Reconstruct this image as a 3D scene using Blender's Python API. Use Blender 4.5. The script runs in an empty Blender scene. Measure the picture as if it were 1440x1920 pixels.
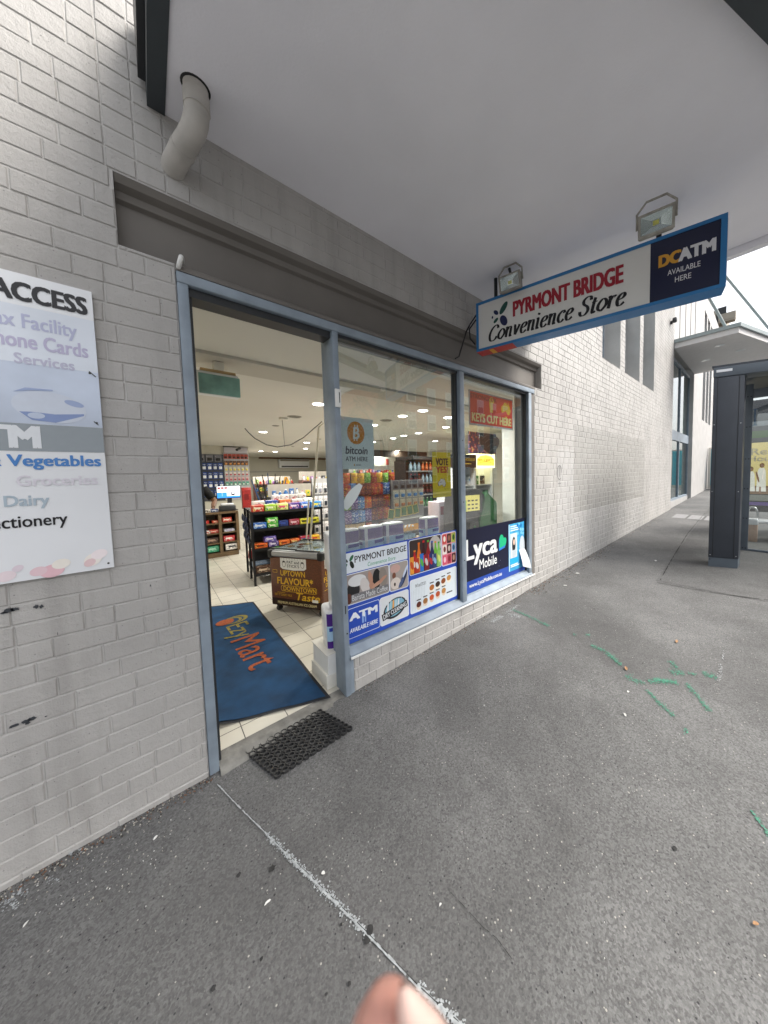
import bpy, bmesh, math, random
from mathutils import Matrix, Vector

random.seed(7)
SC = bpy.context.scene
COL = SC.collection

# ---------------------------------------------------------------- camera
CAM = Vector((0.0, -2.0, 1.58))
YAW, PITCH, ROLL = 0.7413, -0.0579, -0.0217
FPX, PPX, PPY = 575.29, 808.02, 922.44          # in pixels of the 1440 x 1920 photograph
_f = Vector((math.sin(YAW)*math.cos(PITCH), math.cos(YAW)*math.cos(PITCH), math.sin(PITCH)))
_r = Vector((math.cos(YAW), -math.sin(YAW), 0)); _u = _r.cross(_f)
RIGHT = _r*math.cos(ROLL) + _u*math.sin(ROLL)
UP = _u*math.cos(ROLL) - _r*math.sin(ROLL)
FWD = _f
cd = bpy.data.cameras.new('camera'); cam = bpy.data.objects.new('camera', cd); COL.objects.link(cam)
cam.matrix_world = Matrix(((RIGHT.x, UP.x, -FWD.x, CAM.x), (RIGHT.y, UP.y, -FWD.y, CAM.y), (RIGHT.z, UP.z, -FWD.z, CAM.z), (0, 0, 0, 1)))
cd.sensor_fit = 'HORIZONTAL'; cd.sensor_width = 36.0
cd.lens = FPX/1440*36
cd.shift_x = (720-PPX)/1440; cd.shift_y = (PPY-960)/1440
cd.clip_start = 0.01; cd.clip_end = 500
cd.dof.use_dof = True; cd.dof.focus_distance = 4.0; cd.dof.aperture_fstop = cd.lens/1.9
SC.camera = cam

# ---------------------------------------------------------------- world, sun, exposure
SUN_EL, SUN_ROT = math.radians(48), math.radians(145)
w = bpy.data.worlds.new('World'); SC.world = w; w.use_nodes = True
nt = w.node_tree; nt.nodes.clear()
sky = nt.nodes.new('ShaderNodeTexSky'); sky.sky_type = 'NISHITA'; sky.sun_disc = False
sky.sun_elevation = SUN_EL; sky.sun_rotation = SUN_ROT
sky.dust_density = 4.0; sky.air_density = 1.2; sky.ozone_density = 1.0
hs = nt.nodes.new('ShaderNodeHueSaturation'); hs.inputs['Saturation'].default_value = 0.22   # overcast
hs.inputs['Value'].default_value = 1.0
bg = nt.nodes.new('ShaderNodeBackground'); bg.inputs['Strength'].default_value = 0.15
wo = nt.nodes.new('ShaderNodeOutputWorld')
nt.links.new(sky.outputs[0], hs.inputs['Color']); nt.links.new(hs.outputs[0], bg.inputs['Color']); nt.links.new(bg.outputs[0], wo.inputs[0])
sl = bpy.data.lights.new('sun', 'SUN'); sl.energy = 1.9; sl.angle = math.radians(25); sl.color = (1, .94, .85)
so = bpy.data.objects.new('sun', sl); COL.objects.link(so)
_az = math.radians(-55)                                   # towards +x, slightly to the street side
sd = Vector((math.cos(_az)*math.cos(SUN_EL), math.sin(_az)*math.cos(SUN_EL), math.sin(SUN_EL)))
so.rotation_euler = sd.to_track_quat('Z', 'Y').to_euler()
SC.view_settings.view_transform = 'Standard'; SC.view_settings.look = 'None'
SC.view_settings.gamma = 1.0; SC.view_settings.exposure = 1.12
try: SC.view_settings.use_curve_mapping = False
except Exception: pass
cy = SC.cycles
cy.use_denoising = True; cy.max_bounces = 8; cy.diffuse_bounces = 5; cy.glossy_bounces = 3
cy.transparent_max_bounces = 12; cy.transmission_bounces = 4; cy.sample_clamp_indirect = 8
cy.caustics_reflective = False; cy.caustics_refractive = False

# ---------------------------------------------------------------- layout helpers: where the ray of a photo pixel meets a plane
def ray(px, py): return RIGHT*((px-PPX)/FPX) - UP*((py-PPY)/FPX) + FWD
def atx(px, py, X): d = ray(px, py); return CAM + d*((X-CAM.x)/d.x)
def aty(px, py, Y): d = ray(px, py); return CAM + d*((Y-CAM.y)/d.y)
def atz(px, py, Z): d = ray(px, py); return CAM + d*((Z-CAM.z)/d.z)

GX = [(-40, -.9), (-6, -.15), (-.6, -.032), (.15, -.034), (.96, -.008), (3.6, .087), (12, .313), (60, 1.5)]
def gz(x, y=0.0):                                          # height of the pavement
    for (x0, z0), (x1, z1) in zip(GX, GX[1:]):
        if x <= x1: break
    return z0 + (z1-z0)*(x-x0)/(x1-x0) + .013*min(y, 0)
def ground(px, py, dz=0.0):
    z = 0.0
    for _ in range(12):
        p = atz(px, py, z); z = gz(p.x, p.y)
    return Vector((p.x, p.y, z+dz))

# ---------------------------------------------------------------- materials
def lin(c):
    if isinstance(c, str):
        c = [int(c[i:i+2], 16)/255 for i in (0, 2, 4)]
        return tuple(x/12.92 if x <= .04045 else ((x+.055)/1.055)**2.4 for x in c)
    return tuple(c)
_M = {}
def mat(name, col, rough=.6, metal=0.0, var=.08, vs=9.0, bump=0.0, bs=80.0, spec=.4, es=0.0, coat=0.0):
    if name in _M: return _M[name]
    m = bpy.data.materials.new(name); m.use_nodes = True; _M[name] = m
    n = m.node_tree.nodes; L = m.node_tree.links; p = n['Principled BSDF']
    c = lin(col)
    p.inputs['Roughness'].default_value = rough; p.inputs['Metallic'].default_value = metal
    p.inputs['Specular IOR Level'].default_value = spec
    if coat: p.inputs['Coat Weight'].default_value = coat
    tc = n.new('ShaderNodeTexCoord')
    nz = n.new('ShaderNodeTexNoise'); nz.inputs['Scale'].default_value = vs; nz.inputs['Detail'].default_value = 5
    L.new(tc.outputs['Object'], nz.inputs['Vector'])
    mx = n.new('ShaderNodeMix'); mx.data_type = 'RGBA'
    mx.inputs[6].default_value = (*[x*(1-var) for x in c], 1); mx.inputs[7].default_value = (*[min(1, x*(1+var)) for x in c], 1)
    mr = n.new('ShaderNodeMapRange'); mr.inputs[1].default_value = .3; mr.inputs[2].default_value = .7
    L.new(nz.outputs[0], mr.inputs[0]); L.new(mr.outputs[0], mx.inputs[0]); L.new(mx.outputs[2], p.inputs['Base Color'])
    if es:
        L.new(mx.outputs[2], p.inputs['Emission Color']); p.inputs['Emission Strength'].default_value = es
    if bump:
        b2 = n.new('ShaderNodeTexNoise'); b2.inputs['Scale'].default_value = bs; b2.inputs['Detail'].default_value = 6
        L.new(tc.outputs['Object'], b2.inputs['Vector'])
        bp = n.new('ShaderNodeBump'); bp.inputs['Strength'].default_value = bump; bp.inputs['Distance'].default_value = .004
        L.new(b2.outputs[0], bp.inputs['Height']); L.new(bp.outputs[0], p.inputs['Normal'])
    return m
def print_mat(name, cols, scale=28, rough=.35):            # printed packaging: cells of the pack's colours
    if name in _M: return _M[name]
    m = bpy.data.materials.new(name); m.use_nodes = True; _M[name] = m
    n = m.node_tree.nodes; L = m.node_tree.links; p = n['Principled BSDF']; p.inputs['Roughness'].default_value = rough
    tc = n.new('ShaderNodeTexCoord'); mp = n.new('ShaderNodeMapping'); mp.inputs['Scale'].default_value = (1, 1, 1.6)
    nz = n.new('ShaderNodeTexNoise'); nz.inputs['Scale'].default_value = scale; nz.inputs['Detail'].default_value = 1.5
    L.new(tc.outputs['Object'], mp.inputs[0]); L.new(mp.outputs[0], nz.inputs['Vector'])
    cr = n.new('ShaderNodeValToRGB'); cr.color_ramp.interpolation = 'CONSTANT'
    e = cr.color_ramp.elements; e[0].color = (*lin(cols[0]), 1); e[0].position = 0
    pos = [.0, .57, .635, .69, .74]
    e[1].position = pos[1]; e[1].color = (*lin(cols[1]), 1)
    for k in range(2, len(cols)):
        q = e.new(pos[k]); q.color = (*lin(cols[k]), 1)
    L.new(nz.outputs[0], cr.inputs[0]); L.new(cr.outputs[0], p.inputs['Base Color'])
    return m

def node_mat(name):
    m = bpy.data.materials.new(name); m.use_nodes = True; _M[name] = m
    return m, m.node_tree.nodes, m.node_tree.links, m.node_tree.nodes['Principled BSDF']
def noise(n, L, vec, scale, detail=4, rough=.55):
    z = n.new('ShaderNodeTexNoise'); z.inputs['Scale'].default_value = scale; z.inputs['Detail'].default_value = detail
    z.inputs['Roughness'].default_value = rough; L.new(vec, z.inputs['Vector']); return z.outputs[0]
def ramp(n, L, fac, a, b, ca=(0, 0, 0, 1), cb=(1, 1, 1, 1)):
    r = n.new('ShaderNodeMapRange'); r.inputs[1].default_value = a; r.inputs[2].default_value = b; r.clamp = True
    L.new(fac, r.inputs[0]); return r.outputs[0]
def mixc(n, L, fac, A, B, mode='MIX'):
    x = n.new('ShaderNodeMix'); x.data_type = 'RGBA'; x.blend_type = mode
    if isinstance(fac, float): x.inputs[0].default_value = fac
    else: L.new(fac, x.inputs[0])
    for i, c in ((6, A), (7, B)):
        if isinstance(c, tuple): x.inputs[i].default_value = (*c[:3], 1)
        else: L.new(c, x.inputs[i])
    return x.outputs[2]
def math2(n, L, op, a, b=None):
    x = n.new('ShaderNodeMath'); x.operation = op
    for i, v in ((0, a), (1, b)):
        if v is None: continue
        if isinstance(v, (int, float)): x.inputs[i].default_value = v
        else: L.new(v, x.inputs[i])
    return x.outputs[0]
def bump(n, L, h, p, strength, dist):
    b = n.new('ShaderNodeBump'); b.inputs['Strength'].default_value = strength; b.inputs['Distance'].default_value = dist
    L.new(h, b.inputs['Height']); L.new(b.outputs[0], p.inputs['Normal'])

def asphalt(name, base, patchy=.35, speck=1.0):
    m, n, L, p = node_mat(name)
    tc = n.new('ShaderNodeTexCoord'); v = tc.outputs['Object']
    big = ramp(n, L, noise(n, L, v, 1.1, 5), .32, .68); mid = ramp(n, L, noise(n, L, v, 7, 4), .3, .7)
    fine = noise(n, L, v, 190, 3, .7); fr = ramp(n, L, fine, .36, .66)
    c = mixc(n, L, big, tuple(base*(1-patchy*.6) for _ in range(3)), tuple(base*k*(1+patchy*.45) for k in (1.0, 1.0, 1.0)))
    c = mixc(n, L, mid, c, tuple(base*k for k in (1.0, 1.0, 1.0))) if False else c
    ag = n.new('ShaderNodeTexVoronoi'); ag.inputs['Scale'].default_value = 135; L.new(v, ag.inputs['Vector'])
    agc = n.new('ShaderNodeSeparateColor'); L.new(ag.outputs['Color'], agc.inputs[0])
    c2 = mixc(n, L, mixc(n, L, .55, mixc(n, L, .8, mid, fr), ramp(n, L, agc.outputs[2], 0, 1)), (.50, .50, .50), (1.5, 1.5, 1.5))
    c = mixc(n, L, 1.0, c, c2, 'MULTIPLY')
    vo = n.new('ShaderNodeTexVoronoi'); vo.inputs['Scale'].default_value = 75; L.new(v, vo.inputs['Vector'])
    near = math2(n, L, 'LESS_THAN', vo.outputs['Distance'], .23)
    sep = n.new('ShaderNodeSeparateColor'); L.new(vo.outputs['Color'], sep.inputs[0])
    st = ramp(n, L, noise(n, L, v, .45, 6, .65), .5, .68); c = mixc(n, L, math2(n, L, 'MULTIPLY', st, .6), c, (base*.48, base*.47, base*.47))
    sp = ramp(n, L, noise(n, L, v, 3.2, 5, .7), .6, .72); c = mixc(n, L, math2(n, L, 'MULTIPLY', sp, .35), c, (base*.45, base*.45, base*.46))
    lite = math2(n, L, 'MULTIPLY', near, math2(n, L, 'GREATER_THAN', sep.outputs[0], 1-.045*speck))
    dark = math2(n, L, 'MULTIPLY', near, math2(n, L, 'GREATER_THAN', sep.outputs[1], .91))
    c = mixc(n, L, lite, c, (base*2.6, base*2.5, base*2.3)); c = mixc(n, L, dark, c, (base*.3, base*.3, base*.32))
    L.new(c, p.inputs['Base Color']); p.inputs['Roughness'].default_value = .85; p.inputs['Specular IOR Level'].default_value = .3
    bump(n, L, math2(n, L, 'ADD', fine, math2(n, L, 'MULTIPLY', noise(n, L, v, 60, 3), .8)), p, .55, .006)
    return m
M_asph = asphalt('asphalt', .14, .4)
M_patch = asphalt('patch_asphalt', .115, .35, .5)

def brick_paint(name, base, warm, patches=False):          # thick matt masonry paint over brick
    m, n, L, p = node_mat(name)
    tc = n.new('ShaderNodeTexCoord'); v = tc.outputs['Object']
    geo = n.new('ShaderNodeSeparateXYZ'); L.new(v, geo.inputs[0])
    c0 = tuple(base*k for k in warm)
    big = ramp(n, L, noise(n, L, v, 1.7, 5), .3, .7)
    c = mixc(n, L, big, tuple(x*.85 for x in c0), tuple(x*1.08 for x in c0))
    if patches:
        X, Z = geo.outputs[0], geo.outputs[2]
        st = n.new('ShaderNodeMapping'); st.inputs['Scale'].default_value = (4.5, 1, .22); L.new(v, st.inputs[0])
        streak = ramp(n, L, noise(n, L, st.outputs[0], 1.0, 5), .42, .66)
        c = mixc(n, L, math2(n, L, 'MULTIPLY', streak, .35), c, tuple(x*1.14 for x in c0))
        def box(x0, x1, z0, z1):
            a = math2(n, L, 'MULTIPLY', math2(n, L, 'GREATER_THAN', X, x0), math2(n, L, 'LESS_THAN', X, x1))
            b = math2(n, L, 'MULTIPLY', math2(n, L, 'GREATER_THAN', Z, z0), math2(n, L, 'LESS_THAN', Z, z1))
            return math2(n, L, 'MULTIPLY', a, b)
        c = mixc(n, L, math2(n, L, 'MULTIPLY', box(4.82, 8.85, .93, 2.28), .8), c, (base*.80, base*.785, base*.75))
        c = mixc(n, L, math2(n, L, 'MULTIPLY', box(4.28, 4.82, -.5, 1.9), .6), c, (base*1.12, base*1.11, base*1.1))
        c = mixc(n, L, math2(n, L, 'MULTIPLY', box(4.82, 8.85, -.5, .93), .5), c, (base*1.10, base*1.09, base*1.08))
    # dirt near the ground and small dark chips
    st2 = n.new('ShaderNodeMapping'); st2.inputs['Scale'].default_value = (7, 1, .5); L.new(v, st2.inputs[0])
    drip = ramp(n, L, noise(n, L, st2.outputs[0], 1.2, 6), .5, .75)
    c = mixc(n, L, math2(n, L, 'MULTIPLY', drip, .42), c, (base*.55, base*.53, base*.5))
    vo = n.new('ShaderNodeTexVoronoi'); vo.inputs['Scale'].default_value = 55; vo.inputs['Randomness'].default_value = 1; L.new(v, vo.inputs['Vector'])
    sep = n.new('ShaderNodeSeparateColor'); L.new(vo.outputs['Color'], sep.inputs[0])
    chip = math2(n, L, 'MULTIPLY', math2(n, L, 'LESS_THAN', vo.outputs['Distance'], .13), math2(n, L, 'GREATER_THAN', sep.outputs[0], .80))
    c = mixc(n, L, math2(n, L, 'MULTIPLY', chip, .6), c, (base*.3, base*.3, base*.3))
    L.new(c, p.inputs['Base Color']); p.inputs['Roughness'].default_value = .62; p.inputs['Specular IOR Level'].default_value = .35
    h = math2(n, L, 'ADD', math2(n, L, 'MULTIPLY', noise(n, L, v, 40, 6, .6), 1.0), math2(n, L, 'MULTIPLY', noise(n, L, v, 190, 3), .35))
    bump(n, L, h, p, .75, .006)
    return m
M_brick = brick_paint('grey_painted_brick', .42, (1.0, .972, .94), True)
M_mort = brick_paint('painted_joint', .47, (1.0, .98, .955))

def glass_mat(name, tint=(1, 1, 1), base=.05, power=5.0, top=.9):
    m, n, L, p = node_mat(name); n.remove(p)
    out = [x for x in n if x.type == 'OUTPUT_MATERIAL'][0]
    tr = n.new('ShaderNodeBsdfTransparent'); tr.inputs[0].default_value = (*tint, 1)
    gl = n.new('ShaderNodeBsdfGlossy'); gl.inputs['Roughness'].default_value = .004
    nz = n.new('ShaderNodeTexNoise'); nz.inputs['Scale'].default_value = 1.3
    tc = n.new('ShaderNodeTexCoord'); L.new(tc.outputs['Object'], nz.inputs['Vector'])
    bp = n.new('ShaderNodeBump'); bp.inputs['Strength'].default_value = .02; bp.inputs['Distance'].default_value = .02
    L.new(nz.outputs[0], bp.inputs['Height']); L.new(bp.outputs[0], gl.inputs['Normal'])
    lw = n.new('ShaderNodeLayerWeight'); lw.inputs[0].default_value = .5
    f = math2(n, L, 'ADD', math2(n, L, 'MULTIPLY', math2(n, L, 'POWER', lw.outputs['Facing'], power), top), base)
    mx = n.new('ShaderNodeMixShader'); L.new(f, mx.inputs[0]); L.new(tr.outputs[0], mx.inputs[1]); L.new(gl.outputs[0], mx.inputs[2])
    L.new(mx.outputs[0], out.inputs[0]); return m
M_glass = glass_mat('window_glass', (.90, .93, .93), .15)
M_clear = glass_mat('clear_plastic', (.95, .97, .98), .03)

def tile_mat():
    m, n, L, p = node_mat('cream_floor_tile')
    tc = n.new('ShaderNodeTexCoord'); mp = n.new('ShaderNodeMapping'); mp.inputs['Location'].default_value = (-.345, .02, 0)
    L.new(tc.outputs['Object'], mp.inputs[0])
    b = n.new('ShaderNodeTexBrick'); b.offset = 0; b.squash = 1
    b.inputs['Scale'].default_value = 1; b.inputs['Brick Width'].default_value = .2475; b.inputs['Row Height'].default_value = .2405
    b.inputs['Mortar Size'].default_value = .0028; b.inputs['Mortar Smooth'].default_value = .1; b.inputs['Bias'].default_value = 0
    b.inputs['Color1'].default_value = (.60, .575, .50, 1); b.inputs['Color2'].default_value = (.66, .63, .55, 1); b.inputs['Mortar'].default_value = (.06, .055, .05, 1)
    L.new(mp.outputs[0], b.inputs['Vector'])
    d = ramp(n, L, noise(n, L, tc.outputs['Object'], 2.2, 6), .4, .75)
    c = mixc(n, L, math2(n, L, 'MULTIPLY', d, .25), b.outputs[0], (.4, .37, .31))
    L.new(c, p.inputs['Base Color']); p.inputs['Roughness'].default_value = .28
    bump(n, L, math2(n, L, 'SUBTRACT', 1.0, b.outputs['Fac']), p, .4, .002)
    return m
M_tile = tile_mat()

M_frame = mat('blue_grey_frame_paint', '87939f', .45, 0, .16, 7, .2, 45)
M_soffit = mat('soffit_paint', (.85, .85, .905), .7, 0, .07, 1.1, .25, 90)
M_lintel = mat('lintel_paint', (.165, .153, .14), .6, 0, .1, 3, .15, 40)
M_fascia = mat('dark_steel_fascia', '3d4347', .5, 0, .08, 4)
M_white = mat('white_plastic', (.78, .78, .76), .45, 0, .03)
M_offwhite = mat('off_white_paint', (.70, .68, .62), .7, 0, .05, 3)
M_ceil = mat('ceiling_paint', (.62, .61, .58), .75, 0, .03, 1)
M_wallin = mat('cream_wall_paint', (.58, .56, .49), .75, 0, .04, 1)
M_black = mat('black_paint', (.012, .012, .013), .45, 0, .2)
M_dark = mat('charcoal_metal', (.03, .033, .037), .42, 0, .12)
M_rubber = mat('black_rubber', (.03, .03, .031), .45, 0, .2, 30, .3, 200)
M_steel = mat('brushed_steel', (.55, .56, .57), .3, .9, .06)
M_conc = mat('worn_concrete', (.20, .195, .18), .9, 0, .3, 14, .5, 60)
M_lamp = mat('lamp_lens', (1, .97, .9), .5, 0, 0, 5, es=16)

# ---------------------------------------------------------------- mesh builder and tagging
def tag(o, label=None, cat=None, group=None, kind=None):
    if label: o['label'] = label
    if cat: o['category'] = cat
    if group: o['group'] = group
    if kind: o['kind'] = kind
    return o
def thing(name, label, cat, loc=(0, 0, 0), rotz=0.0, group=None):
    o = bpy.data.objects.new(name, None); COL.objects.link(o); o.empty_display_size = .05
    o.location = loc; o.rotation_euler = (0, 0, rotz)
    return tag(o, label, cat, group)
def wm(o):
    m = Matrix.Translation(o.location) @ o.rotation_euler.to_matrix().to_4x4()
    return wm(o.parent) @ m if o.parent else m
_TXT = {}
def text_mesh(s, bold=0.0, shear=0.0, res=3):
    k = (s, bold, shear, res)
    if k not in _TXT:
        c = bpy.data.curves.new('lettering', 'FONT'); c.body = s; c.offset = bold; c.shear = shear; c.resolution_u = res
        o = bpy.data.objects.new('lettering', c)
        me = bpy.data.meshes.new_from_object(o)
        _TXT[k] = ([tuple(q.co) for q in me.vertices], [tuple(q.vertices) for q in me.polygons])
        bpy.data.objects.remove(o); bpy.data.meshes.remove(me); bpy.data.curves.remove(c)
    return _TXT[k]
def panel(o, u, v):                                         # local frame: u right, v up, n towards the viewer
    u = Vector(u).normalized(); v = Vector(v).normalized(); n = u.cross(v)
    return Matrix(((u.x, v.x, n.x, o[0]), (u.y, v.y, n.y, o[1]), (u.z, v.z, n.z, o[2]), (0, 0, 0, 1)))
class MB:
    def __init__(s): s.v = []; s.f = []; s.mi = []; s.sm = []; s.mats = []; s.M = Matrix()
    def slot(s, m):
        if m not in s.mats: s.mats.append(m)
        return s.mats.index(m)
    def add(s, vs, fs, m, smooth=False):
        b = len(s.v); k = s.slot(m); M = s.M
        s.v += [tuple(M @ Vector(q)) for q in vs]
        for f in fs: s.f.append([b+i for i in f]); s.mi.append(k); s.sm.append(smooth)
    def box(s, x0, y0, z0, x1, y1, z1, m):
        s.add([(x0, y0, z0), (x1, y0, z0), (x1, y1, z0), (x0, y1, z0), (x0, y0, z1), (x1, y0, z1), (x1, y1, z1), (x0, y1, z1)],
              [(0, 3, 2, 1), (4, 5, 6, 7), (0, 1, 5, 4), (1, 2, 6, 5), (2, 3, 7, 6), (3, 0, 4, 7)], m)
    def rbox(s, x0, y0, z0, x1, y1, z1, m, r=.006, seg=2):
        bm = bmesh.new(); bmesh.ops.create_cube(bm, size=1)
        for q in bm.verts: q.co = Vector(((x0+x1)/2+q.co.x*(x1-x0), (y0+y1)/2+q.co.y*(y1-y0), (z0+z1)/2+q.co.z*(z1-z0)))
        r = min(r, .45*min(x1-x0, y1-y0, z1-z0))
        bmesh.ops.bevel(bm, geom=bm.edges[:], offset=r, segments=seg, affect='EDGES', profile=.5)
        bm.verts.index_update(); s.add([tuple(q.co) for q in bm.verts], [[q.index for q in f.verts] for f in bm.faces], m, True); bm.free()
    def prism(s, pts, z0, z1, m, axis='z'):
        def P(a, b, c): return (a, b, c) if axis == 'z' else ((a, c, b) if axis == 'y' else (c, a, b))
        n = len(pts); vs = [P(a, b, z0) for a, b in pts] + [P(a, b, z1) for a, b in pts]
        s.add(vs, [list(range(n))[::-1], list(range(n, 2*n))] + [(i, (i+1) % n, n+(i+1) % n, n+i) for i in range(n)], m)
    def tube(s, pts, r, m, n=8, caps=True):
        pts = [Vector(p) for p in pts]; rs = r if isinstance(r, (list, tuple)) else [r]*len(pts)
        vs = []; prev = None
        for i, p in enumerate(pts):
            t = (pts[min(i+1, len(pts)-1)] - pts[max(i-1, 0)]).normalized()
            a = prev if prev is not None else (Vector((0, 0, 1)) if abs(t.z) < .9 else Vector((1, 0, 0)))
            a = (a - t*a.dot(t)).normalized(); prev = a; b = t.cross(a)
            vs += [tuple(p + (a*math.cos(2*math.pi*k/n) + b*math.sin(2*math.pi*k/n))*rs[i]) for k in range(n)]
        fs = [(i*n+k, i*n+(k+1) % n, (i+1)*n+(k+1) % n, (i+1)*n+k) for i in range(len(pts)-1) for k in range(n)]
        s.add(vs, fs, m, True)
        if caps: s.add(vs[:n], [list(range(n))[::-1]], m); s.add(vs[-n:], [list(range(n))], m)
    def cyl(s, p0, p1, r, m, n=16): s.tube([p0, p1], r, m, n)
    def lathe(s, prof, m, n=20, c=(0, 0, 0)):
        vs = [(c[0]+r*math.cos(2*math.pi*k/n), c[1]+r*math.sin(2*math.pi*k/n), c[2]+z) for r, z in prof for k in range(n)]
        s.add(vs, [(i*n+k, i*n+(k+1) % n, (i+1)*n+(k+1) % n, (i+1)*n+k) for i in range(len(prof)-1) for k in range(n)], m, True)
    # flat art, in panel coordinates
    def poly(s, pts, m, n=.001): s.add([(a, b, n) for a, b in pts], [list(range(len(pts)))], m)
    def rect(s, a, b, c, d, m, n=.001): s.poly([(a, b), (c, b), (c, d), (a, d)], m, n)
    def rrect(s, a, b, c, d, r, m, n=.001):
        pts = []
        for (x, y, t) in ((c-r, d-r, 0), (a+r, d-r, 90), (a+r, b+r, 180), (c-r, b+r, 270)):
            pts += [(x+r*math.cos(math.radians(t+k*22.5)), y+r*math.sin(math.radians(t+k*22.5))) for k in range(5)]
        s.poly(pts, m, n)
    def ell(s, cx, cyy, rx, ry, m, n=.001, rot=0.0, k=20):
        c, q = math.cos(rot), math.sin(rot)
        s.poly([(cx+rx*math.cos(t)*c-ry*math.sin(t)*q, cyy+rx*math.cos(t)*q+ry*math.sin(t)*c) for t in [2*math.pi*i/k for i in range(k)]], m, n)
    def line(s, pts, w, m, n=.001):
        for (a, b), (c, d) in zip(pts, pts[1:]):
            l = math.hypot(c-a, d-b) or 1; ox, oy = -(d-b)/l*w/2, (c-a)/l*w/2
            s.poly([(a-ox, b-oy), (c-ox, d-oy), (c+ox, d+oy), (a+ox, b+oy)], m, n)
    def text(s, t, a, b, c, d, m, n=.002, bold=0.0, shear=0.0):   # fitted into the box a,b - c,d
        vs, fs = text_mesh(t, 0.0, shear)
        xs = [q[0] for q in vs]; ys = [q[1] for q in vs]; x0, x1, y0, y1 = min(xs), max(xs), min(ys), max(ys)
        e = bold*min(d-b, 1.15*(c-a)/len(t)); a += e; c -= e; b += e*.6; d -= e*.6          # heavier weights: the outline overprinted a little to each side
        for k, (ex, ey) in enumerate(((0, 0), (e, e*.6), (-e, -e*.6), (e, -e*.6), (-e, e*.6)) if bold else ((0, 0),)):
            s.add([(a+(q[0]-x0)/(x1-x0)*(c-a)+ex, b+(q[1]-y0)/(y1-y0)*(d-b)+ey, n+k*.00012) for q in vs], fs, m)
    def serif(s, t, a, b, c, d, m, n=.002, shear=.22, w=.2):         # italic serif lettering drawn with a broad nib
        x = 0.0; segs = []
        for ch in t:
            wd, strokes = GLYPH[ch]
            for st in strokes: segs.append([(x+u+shear*v, v) for u, v in curve(st)])
            x += wd
        xs = [q[0] for g in segs for q in g]; X0, X1 = min(xs), max(xs); sx = (c-a)/(X1-X0); sy = (d-b)/1.6
        for k, g in enumerate(segs):
            P = []
            for i, q in enumerate(g):
                p0, p1 = g[max(i-1, 0)], g[min(i+1, len(g)-1)]; l = math.hypot(p1[0]-p0[0], p1[1]-p0[1]) or 1
                tx, ty = (p1[0]-p0[0])/l, (p1[1]-p0[1])/l; h = w*(.26+.74*abs(ty)**1.3)/2; P.append(((q[0]-ty*h, q[1]+tx*h), (q[0]+ty*h, q[1]-tx*h)))
            vs = [(a+(q[0]-X0)*sx, b+q[1]*sy, n+.00003*k) for pr in P for q in pr]
            s.add(vs, [(2*i, 2*i+1, 2*i+3, 2*i+2) for i in range(len(P)-1)], m)
    def build(s, name, parent=None, label=None, cat=None, group=None, kind=None):
        me = bpy.data.meshes.new(name); o = bpy.data.objects.new(name, me); COL.objects.link(o)
        vs = s.v
        if parent:
            o.parent = parent; I = wm(parent).inverted(); vs = [tuple(I @ Vector(q)) for q in vs]
        elif kind != 'structure' and vs:
            b = Vector(((min(q[0] for q in vs)+max(q[0] for q in vs))/2, (min(q[1] for q in vs)+max(q[1] for q in vs))/2, min(q[2] for q in vs)))
            o.location = b; vs = [(q[0]-b.x, q[1]-b.y, q[2]-b.z) for q in vs]
        me.from_pydata(vs, [], s.f)
        for m in s.mats: me.materials.append(m)
        me.polygons.foreach_set('material_index', s.mi); me.polygons.foreach_set('use_smooth', s.sm); me.update()
        return tag(o, label, cat, group, kind)
def dup(o, loc, rotz=None, label=None, group=None, parent=None):
    c = o.copy(); COL.objects.link(c)
    if parent is None:
        c.location = loc
        if rotz is not None: c.rotation_euler = (0, 0, rotz)
        if label: c['label'] = label
        if group: c['group'] = group
    else: c.parent = parent
    for ch in list(o.children): dup(ch, None, None, None, None, c)
    return c
def curve(p, k=6):                                          # Catmull-Rom through the skeleton points
    if len(p) < 3: return [tuple(Vector(p[0])*(1-i/k)+Vector(p[-1])*(i/k)) for i in range(k+1)]
    q = [p[0]]+list(p)+[p[-1]]; out = []
    for i in range(1, len(q)-2):
        for j in range(k):
            t = j/k; out.append(tuple(.5*(2*q[i][z]+(q[i+1][z]-q[i-1][z])*t+(2*q[i-1][z]-5*q[i][z]+4*q[i+1][z]-q[i+2][z])*t*t+(3*q[i][z]-q[i-1][z]-3*q[i+1][z]+q[i+2][z])*t**3) for z in (0, 1)))
    return out+[tuple(p[-1])]
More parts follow.
